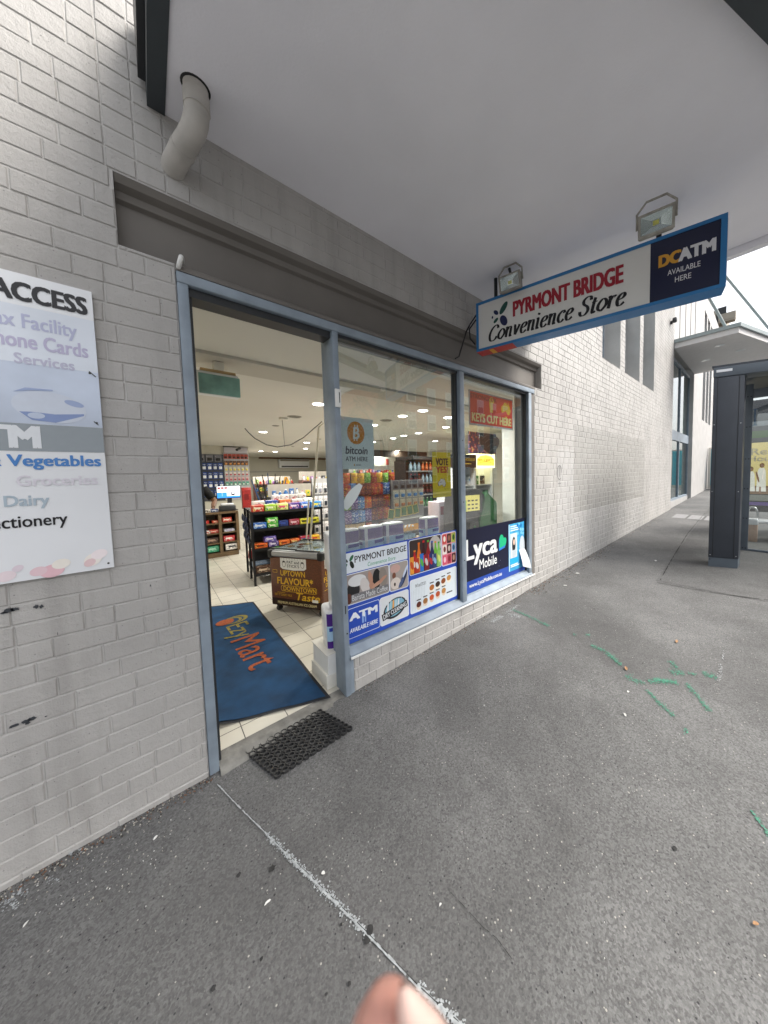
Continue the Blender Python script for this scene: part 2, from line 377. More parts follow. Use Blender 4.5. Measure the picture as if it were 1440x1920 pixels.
GLYPH = {' ': (.55, []), 'C': (1.2, [[(1.08, 1.2), (.98, 1.45), (.7, 1.55), (.3, 1.25), (.1, .7), (.25, .15), (.6, .02), (.9, .15), (1.05, .4)]]),
 'o': (.95, [[(.45, 0), (.13, .2), (.1, .6), (.42, .98), (.75, .78), (.78, .4), (.45, 0)]]),
 'n': (.95, [[(.02, .88), (.14, .95), (.14, .02)], [(.14, .62), (.36, .95), (.58, .92), (.62, .65), (.62, .12), (.68, .02), (.82, .1)]]),
 'v': (.85, [[(.02, .95), (.14, .92), (.32, .03)], [(.32, .03), (.62, .75), (.66, .95)]]),
 'e': (.85, [[(.13, .5), (.5, .58), (.66, .8), (.48, .98), (.2, .8), (.1, .4), (.25, .06), (.48, .03), (.72, .22)]]),
 'i': (.5, [[(.04, .88), (.16, .95), (.16, .15), (.24, .02), (.38, .1)], [(.14, 1.28), (.17, 1.46)]]),
 'c': (.82, [[(.68, .75), (.6, .95), (.42, .97), (.15, .7), (.12, .3), (.32, .02), (.52, .04), (.7, .22)]]),
 'S': (1.05, [[(.95, 1.2), (.85, 1.48), (.55, 1.55), (.25, 1.32), (.3, 1.0), (.7, .68), (.8, .35), (.6, .06), (.3, .02), (.1, .2), (.05, .42)]]),
 't': (.6, [[(.28, 1.3), (.22, .9), (.2, .2), (.3, .02), (.5, .12)], [(.02, .93), (.52, .95)]]),
 'r': (.72, [[(.02, .88), (.14, .95), (.14, .02)], [(.14, .6), (.3, .88), (.48, .97), (.6, .86)]])}
def ink(h, rough=.4): return mat('ink_'+h, h, rough, 0, .02, 40)
PLACE = ['leftmost', 'second from the left', 'third from the left', 'fourth from the left', 'fifth from the left', 'sixth from the left', 'seventh from the left', 'eighth from the left', 'ninth from the left']
# ================================================================= SETTING
b = MB()
xs = [-40, -20, -10, -6, -3, -1.5, -.6, .15, .5, .96, 2.3, 3.6, 6, 9, 12, 20, 35, 60]
ys = [-4.2, -3, -2, -1, -.5, 0, .03]
b.add([(x, y, gz(x, y)) for y in ys for x in xs], [(j*len(xs)+i, j*len(xs)+i+1, (j+1)*len(xs)+i+1, (j+1)*len(xs)+i) for j in range(len(ys)-1) for i in range(len(xs)-1)], M_asph)
b.build('pavement', kind='structure')
M_kerb = mat('kerb_stone', (.30, .29, .27), .8, 0, .2, 8, .3, 60)
M_road = asphalt('road_asphalt', .22, .3)
def strip(name, y0, y1, dz, m, h=0.0):
    b = MB(); n = len(xs)
    b.add([(x, y, gz(x, -4.2)+dz) for y in (y0, y1) for x in xs], [(i, i+1, n+i+1, n+i) for i in range(n-1)], m)
    if h: b.add([(x, y0, gz(x, -4.2)+z) for z in (dz-h, dz) for x in xs], [(i, i+1, n+i+1, n+i) for i in range(n-1)], m)
    return b.build(name, kind='structure')
strip('kerb', -4.36, -4.2, .003, M_kerb, .18)
strip('road', -13.4, -4.36, -.14, M_road)
strip('far_pavement', -19, -13.4, -.02, M_asph, .12)
b = MB(); px_ = [4.86, 6, 7.5, 9, 11.6, 14]
b.add([(x+(.22 if (y < -1.5 and x < 5) else 0), y if y < -1.5 else -1.06+.03*(x-4.8), gz(x, y)+.004) for y in (-4.19, -1.06) for x in px_], [(i, i+1, len(px_)+i+1, len(px_)+i) for i in range(len(px_)-1)], M_patch)
b.build('pavement_patch', kind='structure')

# irregular painted marks: ribbons with ragged, broken edges
def ribbon(b, pts, wdt, m, breaks=.0, dz=.006, seg=.03):
    P = []
    for (x0, y0), (x1, y1) in zip(pts, pts[1:]):
        n = max(1, int(math.hypot(x1-x0, y1-y0)/seg)); P += [(x0+(x1-x0)*k/n, y0+(y1-y0)*k/n) for k in range(n)]
    P.append(pts[-1]); ww = [wdt*random.uniform(.55, 1.2) for _ in P]
    for i in range(len(P)-1):
        if random.random() < breaks: continue
        (x0, y0), (x1, y1) = P[i], P[i+1]; l = math.hypot(x1-x0, y1-y0) or 1; ox, oy = -(y1-y0)/l, (x1-x0)/l
        b.add([(x0-ox*ww[i]/2, y0-oy*ww[i]/2, gz(x0, y0)+dz), (x1-ox*ww[i+1]/2, y1-oy*ww[i+1]/2, gz(x1, y1)+dz), (x1+ox*ww[i+1]/2, y1+oy*ww[i+1]/2, gz(x1, y1)+dz), (x0+ox*ww[i]/2, y0+oy*ww[i]/2, gz(x0, y0)+dz)], [(0, 1, 2, 3)], m)
M_wmark = mat('worn_white_paint', (.34, .36, .37), .8, 0, .35, 60, .3, 150)
M_gmark = mat('green_spray_paint', (.06, .22, .15), .8, 0, .4, 70, .3, 150)
M_crack = mat('dark_crack', (.02, .02, .02), .95, 0, .3, 40)  # near-black colour of the cracks and seams in the asphalt
def spray(b, pts, wdt, m, dens=1.0, dz=.006):               # overspray: many small flecks, dense along the middle
    for (x0, y0), (x1, y1) in zip(pts, pts[1:]):
        L_ = math.hypot(x1-x0, y1-y0); ox, oy = -(y1-y0)/(L_ or 1), (x1-x0)/(L_ or 1)
        for _ in range(int(L_*wdt*42000*dens)):
            t = random.random(); g = random.gauss(0, wdt*.42); x, y = x0+(x1-x0)*t+ox*g, y0+(y1-y0)*t+oy*g; r = random.uniform(.0015, .0045); a = random.random()*6
            b.add([(x+r*random.uniform(.6, 1.3)*math.cos(a+k*1.2566), y+r*random.uniform(.6, 1.3)*math.sin(a+k*1.2566), gz(x, y)+dz) for k in range(5)], [(0, 1, 2, 3, 4)], m)
def gpts(*p): return [tuple(ground(*q))[:2] for q in p]
b = MB()
L0 = gpts((408, 1472), (452, 1518), (500, 1565), (552, 1617), (600, 1664), (652, 1716), (700, 1765), (742, 1809), (782, 1851), (822, 1888), (870, 1930))
ribbon(b, L0[:3], .0065, M_wmark, .05, .0048, .012); ribbon(b, L0[2:7], .010, M_wmark, .04, .0048, .010); ribbon(b, L0[6:9], .007, M_wmark, .1, .0048, .010); ribbon(b, L0[8:], .013, M_wmark, .05, .0048, .010); spray(b, L0[2:7], .016, M_wmark, 1.3, .0045); spray(b, L0[8:], .02, M_wmark, 1.3, .0045)
ribbon(b, [(x+.002, y+.002) for x, y in L0], .0022, M_crack, .5, .0052, .015)
b.build('pavement_marking', kind='structure')
b = MB()
for p, wd, br in (((((960, 1143), (1000, 1160), (1030, 1175))), .03, .15), (((1075, 1190), (1082, 1191)), .03, .2), (((1098, 1190), (1106, 1192)), .03, .2), (((1108, 1210), (1135, 1222), (1165, 1248)), .035, .1),
    (((1175, 1266), (1188, 1278), (1210, 1281)), .05, .45), (((1215, 1278), (1240, 1277), (1272, 1282)), .04, .06), (((1225, 1274), (1268, 1280)), .03, .1), (((1212, 1294), (1240, 1322), (1266, 1345)), .025, .08),
    (((1282, 1369), (1290, 1373)), .035, .1), (((1286, 1281), (1308, 1306), (1332, 1336)), .025, .1), (((1256, 1240), (1269, 1254)), .03, .2), (((1256, 1260), (1284, 1263)), .05, .3), (((1290, 1262), (1306, 1266)), .03, .3),
    (((1318, 1264), (1330, 1266), (1345, 1272)), .05, .12), (((1404, 1520), (1424, 1540), (1446, 1572)), .018, .05)):
    spray(b, gpts(*p), wd*.9, M_gmark, .95-br, .0046)
b.build('pavement_marking', kind='structure')
b = MB()
for p, wd, br in ((((921, 1168), (941, 1156)), .04, .1), (((945, 1152), (973, 1135)), .03, .3), (((952, 1152), (976, 1158)), .05, .3), (((1347, 1278), (1351, 1262), (1352, 1247)), .014, .35), (((1355, 1240), (1357, 1218)), .012, .6),
    (((0, 1712), (22, 1688), (52, 1668)), .035, .2), (((22, 1706), (40, 1692)), .03, .35), (((88, 1660), (112, 1645)), .03, .4), (((128, 1605), (156, 1590)), .03, .3), (((395, 1448), (440, 1418)), .05, .3)):
    spray(b, gpts(*p), wd, M_wmark, .8-br)
b.build('pavement_marking', kind='structure')
b = MB()
ribbon(b, gpts((845, 1675), (880, 1712), (905, 1740), (930, 1760), (960, 1800)), .002, M_crack, .2, .0045, .012)
ribbon(b, gpts((1232, 1093), (1290, 1104), (1350, 1114), (1440, 1126)), .012, M_crack, .1, .007, .03)
ribbon(b, gpts((1238, 1088), (1262, 1045), (1290, 1000), (1322, 962)), .012, M_crack, .15, .007, .05)
M_gum = mat('old_gum_stain', (.03, .03, .03), .9, 0, .3, 60)
for px, py, r in ((510, 1630, .013), (448, 1642, .010), (694, 1745, .013), (688, 1762, .014), (655, 1847, .006), (515, 1680, .004), (420, 1585, .004), (640, 1735, .005), (490, 1800, .006), (400, 1856, .008), (1265, 1592, .010), (612, 1866, .005)):
    q = ground(px, py)
    b.add([(q.x+r*random.uniform(.6, 1.2)*math.cos(t), q.y+r*random.uniform(.6, 1.2)*math.sin(t), gz(q.x, q.y)+.005) for t in [k*.5236 for k in range(12)]], [list(range(12))], M_gum)
b.build('pavement_marking', kind='structure')
b = MB(); M_tact = mat('pale_tactile_paving', (.24, .24, .245), .8, 0, .15, 20)
for k in range(5): b.add([(x, y, gz(x, y)+.006) for x, y in ((10.35, -.30-k*.33), (11.1, -.30-k*.33), (11.1, -.58-k*.33), (10.35, -.58-k*.33))], [(3, 2, 1, 0)], M_tact)
b.build('pavement_marking', kind='structure')

# shop floor
b = MB(); b.add([(-2.2, .10, 0), (1.0, .10, 0), (1.0, .02, 0), (9.5, .02, 0), (9.5, 15, 0), (-2.2, 15, 0)], [(0, 1, 2, 3, 4, 5)], M_tile)
b.build('shop_floor', kind='structure')

# ================================================================= THE BUILDING
BLD = thing('shop_building', 'grey painted brick building holding the convenience store under a concrete awning', 'building', (0, 0, 0))
OPEN = [(-.045, 3.81, 2.645, 2.96), (.152, 1.03, -.6, 2.645), (1.03, 3.63, .257, 2.645), (5.985, 6.96, 3.57, 8), (7.265, 8.32, 3.57, 8), (8.59, 9.64, 3.57, 8)]
def minus(r, holes):
    out = [r]
    for h in holes:
        nx = []
        for (a, c, d, e) in out:                            # x0 x1 z0 z1
            if h[0] >= c or h[1] <= a or h[2] >= e or h[3] <= d: nx.append((a, c, d, e)); continue
            if h[0] > a: nx.append((a, h[0], d, e))
            if h[1] < c: nx.append((h[1], c, d, e))
            m0, m1 = max(a, h[0]), min(c, h[1])
            if h[2] > d: nx.append((m0, m1, d, h[2]))
            if h[3] < e: nx.append((m0, m1, h[3], e))
        out = nx
    return out
b = MB()
for x0, x1, z0, z1 in minus((-6, 12.03, -1.2, 9.0), OPEN): b.box(x0, .0036, z0, x1, .26, z1, M_mort)
rb = random.Random(3)
CO, ST, HD = .0848, .187, .0935
def brick(x0, x1, z0, z1):
    for (a, c, d, e) in minus((x0, x1, z0, z1), OPEN):
        if c-a < .012 or e-d < .012: continue
        j = .0022; jx = rb.choice([.0006, .0012, .002]); k = .0042; y0 = .0037; y1 = .0004-rb.random()*.0022
        t = [rb.uniform(-.0012, .0012) for _ in range(8)]
        o = [(a+jx, d+j), (c-jx, d+j), (c-jx, e-j), (a+jx, e-j)]; i_ = [(a+jx+k, d+j+k), (c-jx-k, d+j+k), (c-jx-k, e-j-k), (a+jx+k, e-j-k)]
        tl = rb.uniform(-.001, .001)
        b.add([(p[0]+t[n], y0, p[1]+t[n+4]) for n, p in enumerate(o)] + [(p[0]+t[n], y1+(tl if n > 1 else 0), p[1]+t[n+4]) for n, p in enumerate(i_)],
              [(4, 5, 6, 7), (0, 1, 5, 4), (1, 2, 6, 5), (2, 3, 7, 6), (3, 0, 4, 7)], M_brick)
z = .505-12*CO
row = 0
while z < 6.4:
    row += 1
    segs = [(-1.6, 12.03)]
    if z > 2.94: segs = [(-1.6, -.066), (.138, 12.03)]      # two stacks of headers beside the awning beam
    if z > 2.94:
        brick(-.066, .036, z, z+CO); brick(.036, .138, z, z+CO)
    if z > 4.6: segs = [(3.5, 12.03)]
    for s0, s1 in segs:
        x = s0 - rb.choice([.0, .045, .0935, .14])
        while x < s1:
            wd = ST if rb.random() < .66 else HD
            if rb.random() < .06: wd = ST*1.5
            x2 = x+wd*rb.uniform(.985, 1.015)
            if s1-x2 < .05: x2 = s1
            brick(max(x, s0), min(x2, s1), z, z+CO); x = x2
    z += CO
b.box(-6, .26, -1.2, .14, .27, 2.6, M_offwhite)
WALL = b.build('wall', BLD)
b = MB(); M_brick2 = mat('far_painted_wall', (.44, .432, .425), .65, 0, .08, 2.5, .3, 30)
def wall2(x0, x1, z0, z1, holes):
    for a, c, d, e in minus((x0, x1, z0, z1), holes): b.box(a, 0, d, c, .3, e, M_brick2)
wall2(15.9, 25, .2, 9.4, [(18.3, 19.1, 3.75, 8.5), (19.4, 20.2, 3.75, 8.5), (20.5, 21.3, 3.75, 8.5)])
b.box(12.03, .02, 5.5, 15.9, .3, 9.4, M_brick2); b.box(12.03, .45, -.1, 15.9, .7, 5.5, M_offwhite); b.box(11.75, .26, -.1, 12.03, .6, 9, M_brick2)
for x in (12.9, 13.9, 14.9): b.box(x, .008, 5.5, x+.03, .02, 9.4, M_lintel)
b.build('wall', BLD)

# recessed lintel with its mouldings
b = MB()
b.box(-.045, .085, 2.645, 3.81, .2, 2.96, M_lintel)
b.prism([(.002, 2.9575), (.085, 2.9575), (.085, 2.875), (.062, 2.885), (.055, 2.915), (.02, 2.93)], -.043, 3.808, M_lintel, 'x')
b.prism([(.03, 2.6455), (.085, 2.6455), (.085, 2.665)], -.043, 3.808, M_lintel, 'x')
b.prism([(-.012, 2.612), (.06, 2.612), (.06, 2.6445), (.0, 2.6445), (-.012, 2.634)], .155, 3.63, M_lintel, 'x')
b.build('lintel', BLD)

# aluminium shop front
F = MB()
F.rbox(.154, -.008, -.03, .199, .11, 2.558, M_frame, .004); F.box(.199, .03, 0, .213, .12, 2.558, M_dark)
F.rbox(.154, -.010, 2.558, 3.62, .10, 2.611, M_frame, .004); F.box(.2, .02, 2.515, .955, .13, 2.557, M_dark)
F.box(1.0, .02, 2.535, 3.5, .11, 2.5575, M_dark)
F.rbox(.957, -.008, -.02, .998, .145, 2.5575, M_frame, .004)
F.box(.962, .146, 0, .992, .185, 2.56, M_frame)
F.rbox(2.224, -.006, .30, 2.289, .10, 2.5575, M_frame, .004); F.box(2.206, .03, .33, 2.2235, .09, 2.535, M_dark); F.box(2.2895, .03, .33, 2.30, .09, 2.535, M_dark)
F.rbox(3.487, -.006, .30, 3.552, .10, 2.5575, M_frame, .004); F.box(3.476, .03, .33, 3.4865, .09, 2.535, M_dark)
F.box(3.552, .002, .26, 3.628, .14, 2.60, M_lintel)
F.box(.998, .0, -.02, 1.028, .12, .26, M_frame)
for z in (.42, 1.0, 1.6): F.cyl((2.2565, -.007, z+.3), (2.2565, -.004, z+.3), .006, M_black, 10)
F.box(.9735, -.0095, .60, .9795, -.0075, .66, M_black); F.cyl((.982, -.0095, .455), (.982, -.007, .455), .006, M_black, 8)
frame = F.build('window_frame', BLD)
b = MB(); b.rbox(.957, -.022, 2.05, .999, -.0085, 2.172, M_white, .004); b.box(.983, -.0235, 2.08, .988, -.0221, 2.15, M_black)
b.build('alarm_contact', frame)
b = MB(); b.prism([(-.016, .262), (-.016, .285), (.03, .325), (.10, .333), (.10, .262)], .999, 3.552, M_frame, 'x'); b.prism([(-.022, .257), (-.0165, .257), (-.0165, .272), (-.022, .27)], 1.0, 3.6, M_white, 'x')
b.build('window_sill', BLD)
for x0, x1 in ((1.0, 2.206), (2.30, 3.4765)):
    b = MB(); b.box(x0, .05, .332, x1, .056, 2.536, M_glass); b.build('window_pane', BLD)
b = MB()                                                    # ledge behind the stall riser and the worn door threshold
b.box(1.0, .27, .0, 3.6, .43, .255, M_offwhite); b.box(.90, .15, 0, 1.0, .43, .255, M_white); b.rbox(.885, .148, 0, 1.0, .445, .105, M_offwhite, .004)
b.box(1.0, .26, .255, 3.6, .43, .262, M_offwhite); b.rbox(.89, .146, .255, 1.0, .44, .262, M_offwhite, .002)
b.box(3.6, .26, 0, 9.5, .27, 2.6, M_offwhite)
b.build('window_ledge', BLD)
b = MB(); th = [(.20+.8*k/16) for k in range(17)]
b.add([(x, y, z+(rb.uniform(-.004, .004) if 0 < j < 3 else 0)) for j, (y, z) in enumerate(((.105, -.002), (.03, -.004), (-.02, -.014), (-.06, -.04))) for x in th], [(j*17+i, (j+1)*17+i, (j+1)*17+i+1, j*17+i+1) for j in range(3) for i in range(16)], M_conc)
b.build('door_threshold', BLD)

# awning
A = MB()
poly = [(.152, -.0), (3.54, -.0), (3.53, -2.54), (.152, -1.31)]
A.prism([(.152, -.001), (.152, -3.2), (3.53, -3.2), (3.54, -.001)], 3.33, 3.62, M_soffit)
awn = A.build('awning', BLD)
b = MB()
b.box(.088, -3.2, 3.322, .1515, -.002, 3.66, M_fascia); b.box(.062, -3.2, 3.40, .0875, -.03, 3.66, M_dark)
def bar(p, q, w_, z0, z1, m):
    d = Vector((q[0]-p[0], q[1]-p[1])).normalized(); o = (d.y*w_, -d.x*w_)
    b.prism([p, q, (q[0]+o[0], q[1]+o[1]), (p[0]+o[0], p[1]+o[1])], z0, z1, m)
bar((.153, -1.311), (3.539, -2.545), .16, 3.27, 3.3295, M_fascia); b.box(.088, -3.3, 3.25, 3.60, -3.201, 3.70, M_fascia)
b.box(3.541, -3.2, 3.275, 3.60, -.002, 3.66, M_soffit)
b.build('fascia', awn)
# pipe elbow from the soffit into the wall
def bend(p0, p1, p2, k=8): return [tuple((1-t)**2*Vector(p0)+2*t*(1-t)*Vector(p1)+t*t*Vector(p2)) for t in [i/k for i in range(k+1)]]
M_pipe = mat('painted_pipe', (.47, .45, .42), .5, 0, .15, 8, .15, 50)
b = MB(); PX, PY = .250, -.225
pp = [(PX, PY, 3.34), (PX, PY, 3.24)] + bend((PX, PY, 3.25), (PX, PY, 3.165), (PX-.04, PY+.10, 3.14)) + [(PX-.078, -.02, 3.10), (PX-.082, .02, 3.095)]
b.tube(pp, .047, M_pipe, 20); b.tube([(PX, PY, 3.30), (PX, PY, 3.235)], .050, M_pipe, 20); b.tube([(PX-.044, PY+.11, 3.136), (PX-.051, PY+.14, 3.129)], .0495, M_pipe, 20)
b.lathe([(.046, 0), (.053, 0), (.057, .005)], M_black, 24, (PX, PY, 3.327))
b.build('downpipe', BLD)
b = MB(); b.tube(bend((.163, .03, 2.625), (.163, -.03, 2.62), (.170, -.035, 2.650), 5)+bend((.172, -.035, 2.655), (.178, -.032, 2.69), (.186, .06, 2.695), 5), .010, M_white, 12)
b.build('drain_spout', BLD)

# upper windows (three deep slots), the far slots and the glazed entrance
M_wglass = glass_mat('blue_office_glass', (.75, .82, .85), .12)
M_blind = mat('pale_blind', (.5, .54, .55), .8, 0, .1, 3)
def slot(x0, x1, z0, z1, d):
    b = MB(); b.box(x0, d, z0, x1, d+.03, z1, M_blind)
    for z in (z0+.02, z0+1.25, z0+2.5): b.box(x0, d-.035, z, x1, d-.002, z+.05, M_frame)
    for x in (x0, x1-.05): b.box(x, d-.035, z0, x+.05, d-.0035, z1, M_frame)
    b.box(x0-.03, .262, z0-.05, x0, d+.05, z1, M_brick2); b.box(x1, .262, z0-.05, x1+.03, d+.05, z1, M_brick2); b.box(x0, .262, z0-.06, x1, d+.05, z0, M_brick2)
    o = b.build('window', BLD)
    g = MB(); g.box(x0+.05, d-.02, z0+.07, x1-.05, d-.014, z1, M_wglass); g.build('pane', o)
for x0, x1 in ((5.985, 6.96), (7.265, 8.32), (8.59, 9.64)): slot(x0, x1, 3.57, 8.0, .33)
for x0 in (18.3, 19.4, 20.5): slot(x0, x0+.8, 3.75, 8.5, .31)
E_ = MB()
for x in (12.05, 14.0, 15.84): E_.box(x, .12, .5, x+.06, .2, 5.2, M_frame)
for z, h in ((.5, .07), (2.55, .32), (5.1, .1)): E_.box(12.05, .115, z, 15.9, .21, z+h, M_frame)
E_.box(12.03, .10, .1, 15.9, .3, .5, M_brick2)
M_curt = mat('pale_green_curtain', (.50, .55, .47), .8, 0, .12, 4)
E_.box(12.03, .25, .5, 15.9, .27, 5.2, M_curt)
for k in range(28): E_.cyl((12.2+k*.13, .245, .5), (12.2+k*.13, .245, 5.1), .022, M_curt, 6)
ent = E_.build('entrance', BLD)
for x0, x1 in ((12.11, 14.0), (14.06, 15.84)):
    for z0, z1 in ((.57, 2.55), (2.87, 5.1)): g = MB(); g.box(x0, .155, z0, x1, .16, z1, M_wglass); g.build('pane', ent)
C_ = MB(); M_can = mat('canopy_paint', (.62, .61, .61), .6, 0, .04)
cp = [(12.04, -.002), (12.04, -1.39), (13.75, -1.94), (15.9, -2.6), (15.9, -.002)]
C_.prism(cp, 5.25, 5.40, M_can); M_edge = mat('canopy_edge', '8f9a9c', .5, 0, .05)
C_.prism([(11.98, -.002), (11.98, -1.43), (13.75, -2.0), (15.98, -2.68), (15.98, -.002)], 5.40, 5.50, M_edge)
can = C_.build('canopy', BLD)
for x, y in ((12.85, -.95), (13.9, -1.35), (14.2, -.5)):
    b = MB(); b.lathe([(.0, -.004), (.10, -.004), (.115, .0), (.12, .01)], M_steel, 20, (x, y, 5.248)); b.build('downlight', can)
for P0, P1 in (((12.55, -1.15, 5.5), (11.4, -.01, 8.3)), ((15.0, -2.2, 5.5), (12.6, -.01, 9.2))):
    b = MB(); b.tube([P0, P1], .035, M_edge, 10); b.lathe([(.07, 0), (.07, .05), (.04, .1)], M_edge, 12, P0); b.build('tie_rod', can)
b = MB(); q = aty(1262, 604, -.06); b.cyl((q.x, .0, q.z), (q.x, -.05, q.z), .05, M_dark, 12); b.rbox(q.x-.07, -.15, q.z-.02, q.x+.07, -.05, q.z+.11, M_dark, .03); b.build('wall_lamp', BLD)

# interior shell
b = MB()
b.box(-2.3, .27, 0, -2.2, 15, 2.6, M_wallin); b.box(-2.2, 14.8, 0, 9.5, 14.95, 2.6, M_wallin); b.box(9.5, .27, 0, 9.6, 15, 2.6, M_wallin)
b.box(-2.2, 9.52, 0, 2.45, 9.6, 2.6, M_wallin); b.box(2.40, 9.6, 0, 2.45, 14.8, 2.6, M_wallin)
b.box(4.62, .275, 0, 4.74, 1.16, 2.6, M_white)
b.build('interior_wall', BLD)
b = MB()
b.box(-2.3, .1, 2.605, 9.6, 1.05, 2.8, M_ceil); b.box(-2.3, 1.05, 2.578, 9.6, 1.45, 2.8, mat('shaded_ceiling_band', (.48, .46, .42), .75, 0, .04, 1))  # darker band colour stands in for the beam's shaded underside
b.box(-2.3, 1.45, 2.6, 9.6, 15, 2.8, M_ceil); b.box(-2.3, .27, 2.59, 9.6, .28, 2.604, M_ceil)
b.build('ceiling', BLD)
# ================================================================= SIGNS AND POSTERS OUTSIDE
W_ = mat('sign_white', (.74, .76, .79), .35, 0, .03, 3, coat=.2)
I = ink
def wallpanel(x0, z0, y): return panel((x0, y, z0), (1, 0, 0), (0, 0, 1))

# faded price-list sign left of the door
b = MB(); X0, X1, Z0, Z1, YS = -1.05, -.1385, 1.192, 2.393, -.020
b.box(X0, YS+.0005, Z0, X1, -.006, Z1, W_)
SG = (thing('shop_sign', 'large faded white sign with ACCESS and Vegetables lettering left of the door', 'sign', (X0, 0, Z0)))
b.M = wallpanel(0, 0, YS)
G1 = mat('faded_blue_print', (.56, .63, .76), .4, 0, .2, 2.5)
b.rect(X0, 1.814, X1, 2.27, G1, .0006)
b.rect(X0, 2.05, X1, 2.27, mat('faded_blue_print_pale', (.66, .71, .79), .4, 0, .1, 3), .0009)
b.rect(X0, 1.706, X1, 1.8135, I('8f979d'), .0008)
b.text('ATM', -.535, 1.7175, -.312, 1.806, I('d9dde2'), .0016, .07)
b.text('INTERNET ACCESS', -.735, 2.288, -.154, 2.36, I('17171c'), .0016, .075)
b.text('Fax Facility', -.420, 2.168, -.190, 2.240, I('b2b6d2'), .0016, .055)
b.text('Phone Cards', -.425, 2.108, -.163, 2.166, I('b8b4d0'), .0016, .055)
b.text('Services', -.36, 2.046, -.205, 2.087, I('bcbcd2'), .0016, .05)
b.text('& Vegetables', -.45, 1.632, -.152, 1.692, I('4a80c0'), .0016, .06)
b.text('Groceries', -.383, 1.567, -.166, 1.610, I('d3d0d9'), .0016, .05)
b.text('Dairy', -.417, 1.476, -.305, 1.532, I('a9b8c4'), .0016, .05)
b.text('Confectionery', -.55, 1.390, -.262, 1.453, I('15151a'), .0016, .028)
BB = b
b = MB(); b.M = wallpanel(0, 0, YS)                         # computer mouse picture
m0, m1, m2 = I('b9c4d8'), I('8294bf'), I('9aa9cc')
b.ell(-.28, 1.885, .098, .062, I('c7cfdd'), .0018, -.12); b.poly([(-.36, 1.86), (-.33, 1.83), (-.27, 1.824), (-.19, 1.86), (-.19, 1.868), (-.27, 1.858), (-.33, 1.862)], m1, .0022)
b.poly([(-.37, 1.935), (-.34, 1.955), (-.27, 1.957), (-.27, 1.952), (-.33, 1.945)], m2, .0022); b.ell(-.215, 1.908, .028, .012, m2, .0022, -.3); b.ell(-.318, 1.848, .022, .012, m0, .0025)
b.build('mouse_picture', SG)
b = BB
for x, z, r, c in ((-.35, 1.222, .018, 'e0c4cb'), (-.315, 1.216, .026, 'e0b8c1'), (-.29, 1.240, .02, 'e9e4dc'), (-.29, 1.240, .012, 'cdd3bf'), (-.2, 1.24, .024, 'ece6e0'), (-.2, 1.24, .012, 'd6d9c8'), (-.21, 1.228, .015, 'dfc4c6'), (-.18, 1.26, .02, 'f0e6e8'), (-.40, 1.245, .012, 'd9cdd6'), (-.43, 1.22, .02, 'e3d5da'), (-.52, 1.235, .03, 'e2cacd'), (-.6, 1.23, .03, 'cdd3bf')):
    b.ell(x, z, r*1.3, r, I(c), .0012+.0004*random.random(), random.random())
for x, z in ((-.155, 1.214), (-.155, 1.834), (-.163, 2.045)): b.ell(x, z, .004, .004, I('20201f'), .003)
for s0, s1 in (((-.163, 1.84), (-.15, 1.825)), ((-.165, 2.053), (-.146, 2.032))): b.line([s0, s1], .004, I('55585c'), .0028)
b.build('printed_board', SG)
# black scuffs of paint on the bricks below it
kk = I('3a3d42')
def blot(cx, cz, rx, rz):
    SC_.poly([(cx+rx*random.uniform(.6, 1.1)*math.cos(t), cz+rz*random.uniform(.5, 1.15)*math.sin(t)) for t in [i*.4488 for i in range(14)]], kk, .001)
for px, py, rx, rz in ((15, 1145, .012, .006), (28, 1142, .010, .006), (6, 1149, .007, .003), (68, 1137, .006, .006), (78, 1137, .005, .005), (26, 1361, .010, .005), (49, 1352, .010, .006), (60, 1347, .010, .006), (52, 1356, .006, .004), (86, 1343, .003, .002), (108, 1188, .001, .005), (282, 1098, .002, .004)):
    q = aty(px, py, -.005); SC_ = MB(); SC_.M = wallpanel(0, 0, -.0045); blot(q.x, q.z, rx*1.3, rz*1.6); SC_.build('paint_scuff', WALL)
b = MB(); b.M = wallpanel(0, 0, -.004); q = aty(1049, 886, -.004); gg = I('6a6a6c')
ring_ = [(q.x+.07*math.cos(t), q.z+.10*math.sin(t)) for t in [k*.45 for k in range(13)]]; b.line(ring_, .010, gg); b.line([(q.x, q.z-.06), (q.x+.005, q.z+.08)], .010, gg, .0014); b.line([(q.x-.05, q.z-.16), (q.x+.05, q.z-.155)], .008, gg); b.build('graffiti_scribble', WALL)

# projecting light-box sign across the pavement
A_ = Vector((2.307, -.15, 2.703)); B_ = Vector((2.694, -1.80, 2.703)); Lh = (B_-A_).length; U_ = (B_-A_).normalized(); N_ = U_.cross(Vector((0, 0, 1)))
PS = thing('projecting_sign', 'blue edged white and navy sign box reading PYRMONT BRIDGE Convenience Store under the awning', 'sign', (2.5, -1, 2.70), 0)
H_ = .436
M_blue = mat('blue_sign_edge', '2f76b0', .4, 0, .06, 6)
b = MB(); b.M = panel(A_, U_, (0, 0, 1))
T_ = .125
b.box(0, 0, -T_, Lh, .022, 0, M_blue); b.box(0, H_-.022, -T_, Lh, H_, 0, M_blue); b.box(0, .022, -T_, .022, H_-.022, 0, M_blue); b.box(Lh-.03, .022, -T_, Lh, H_-.022, 0, M_blue)
M_redback = mat('red_print_underside', 'b8433f', .5, 0, .15, 4)
b.box(.001, -.003, -T_+.002, .34, -.0005, -.004, M_redback); b.box(.12, -.005, -T_+.01, .16, -.0032, -.01, I('d9a13c'))
b.box(Lh+.0005, .03, -T_+.01, Lh+.004, H_-.03, -.012, W_)
b.build('box_frame', PS)
b = MB(); b.M = panel(A_, U_, (0, 0, 1)); M_face = mat('acrylic_white', (.70, .70, .68), .3, 0, .03, 2)
xs_ = .773*Lh
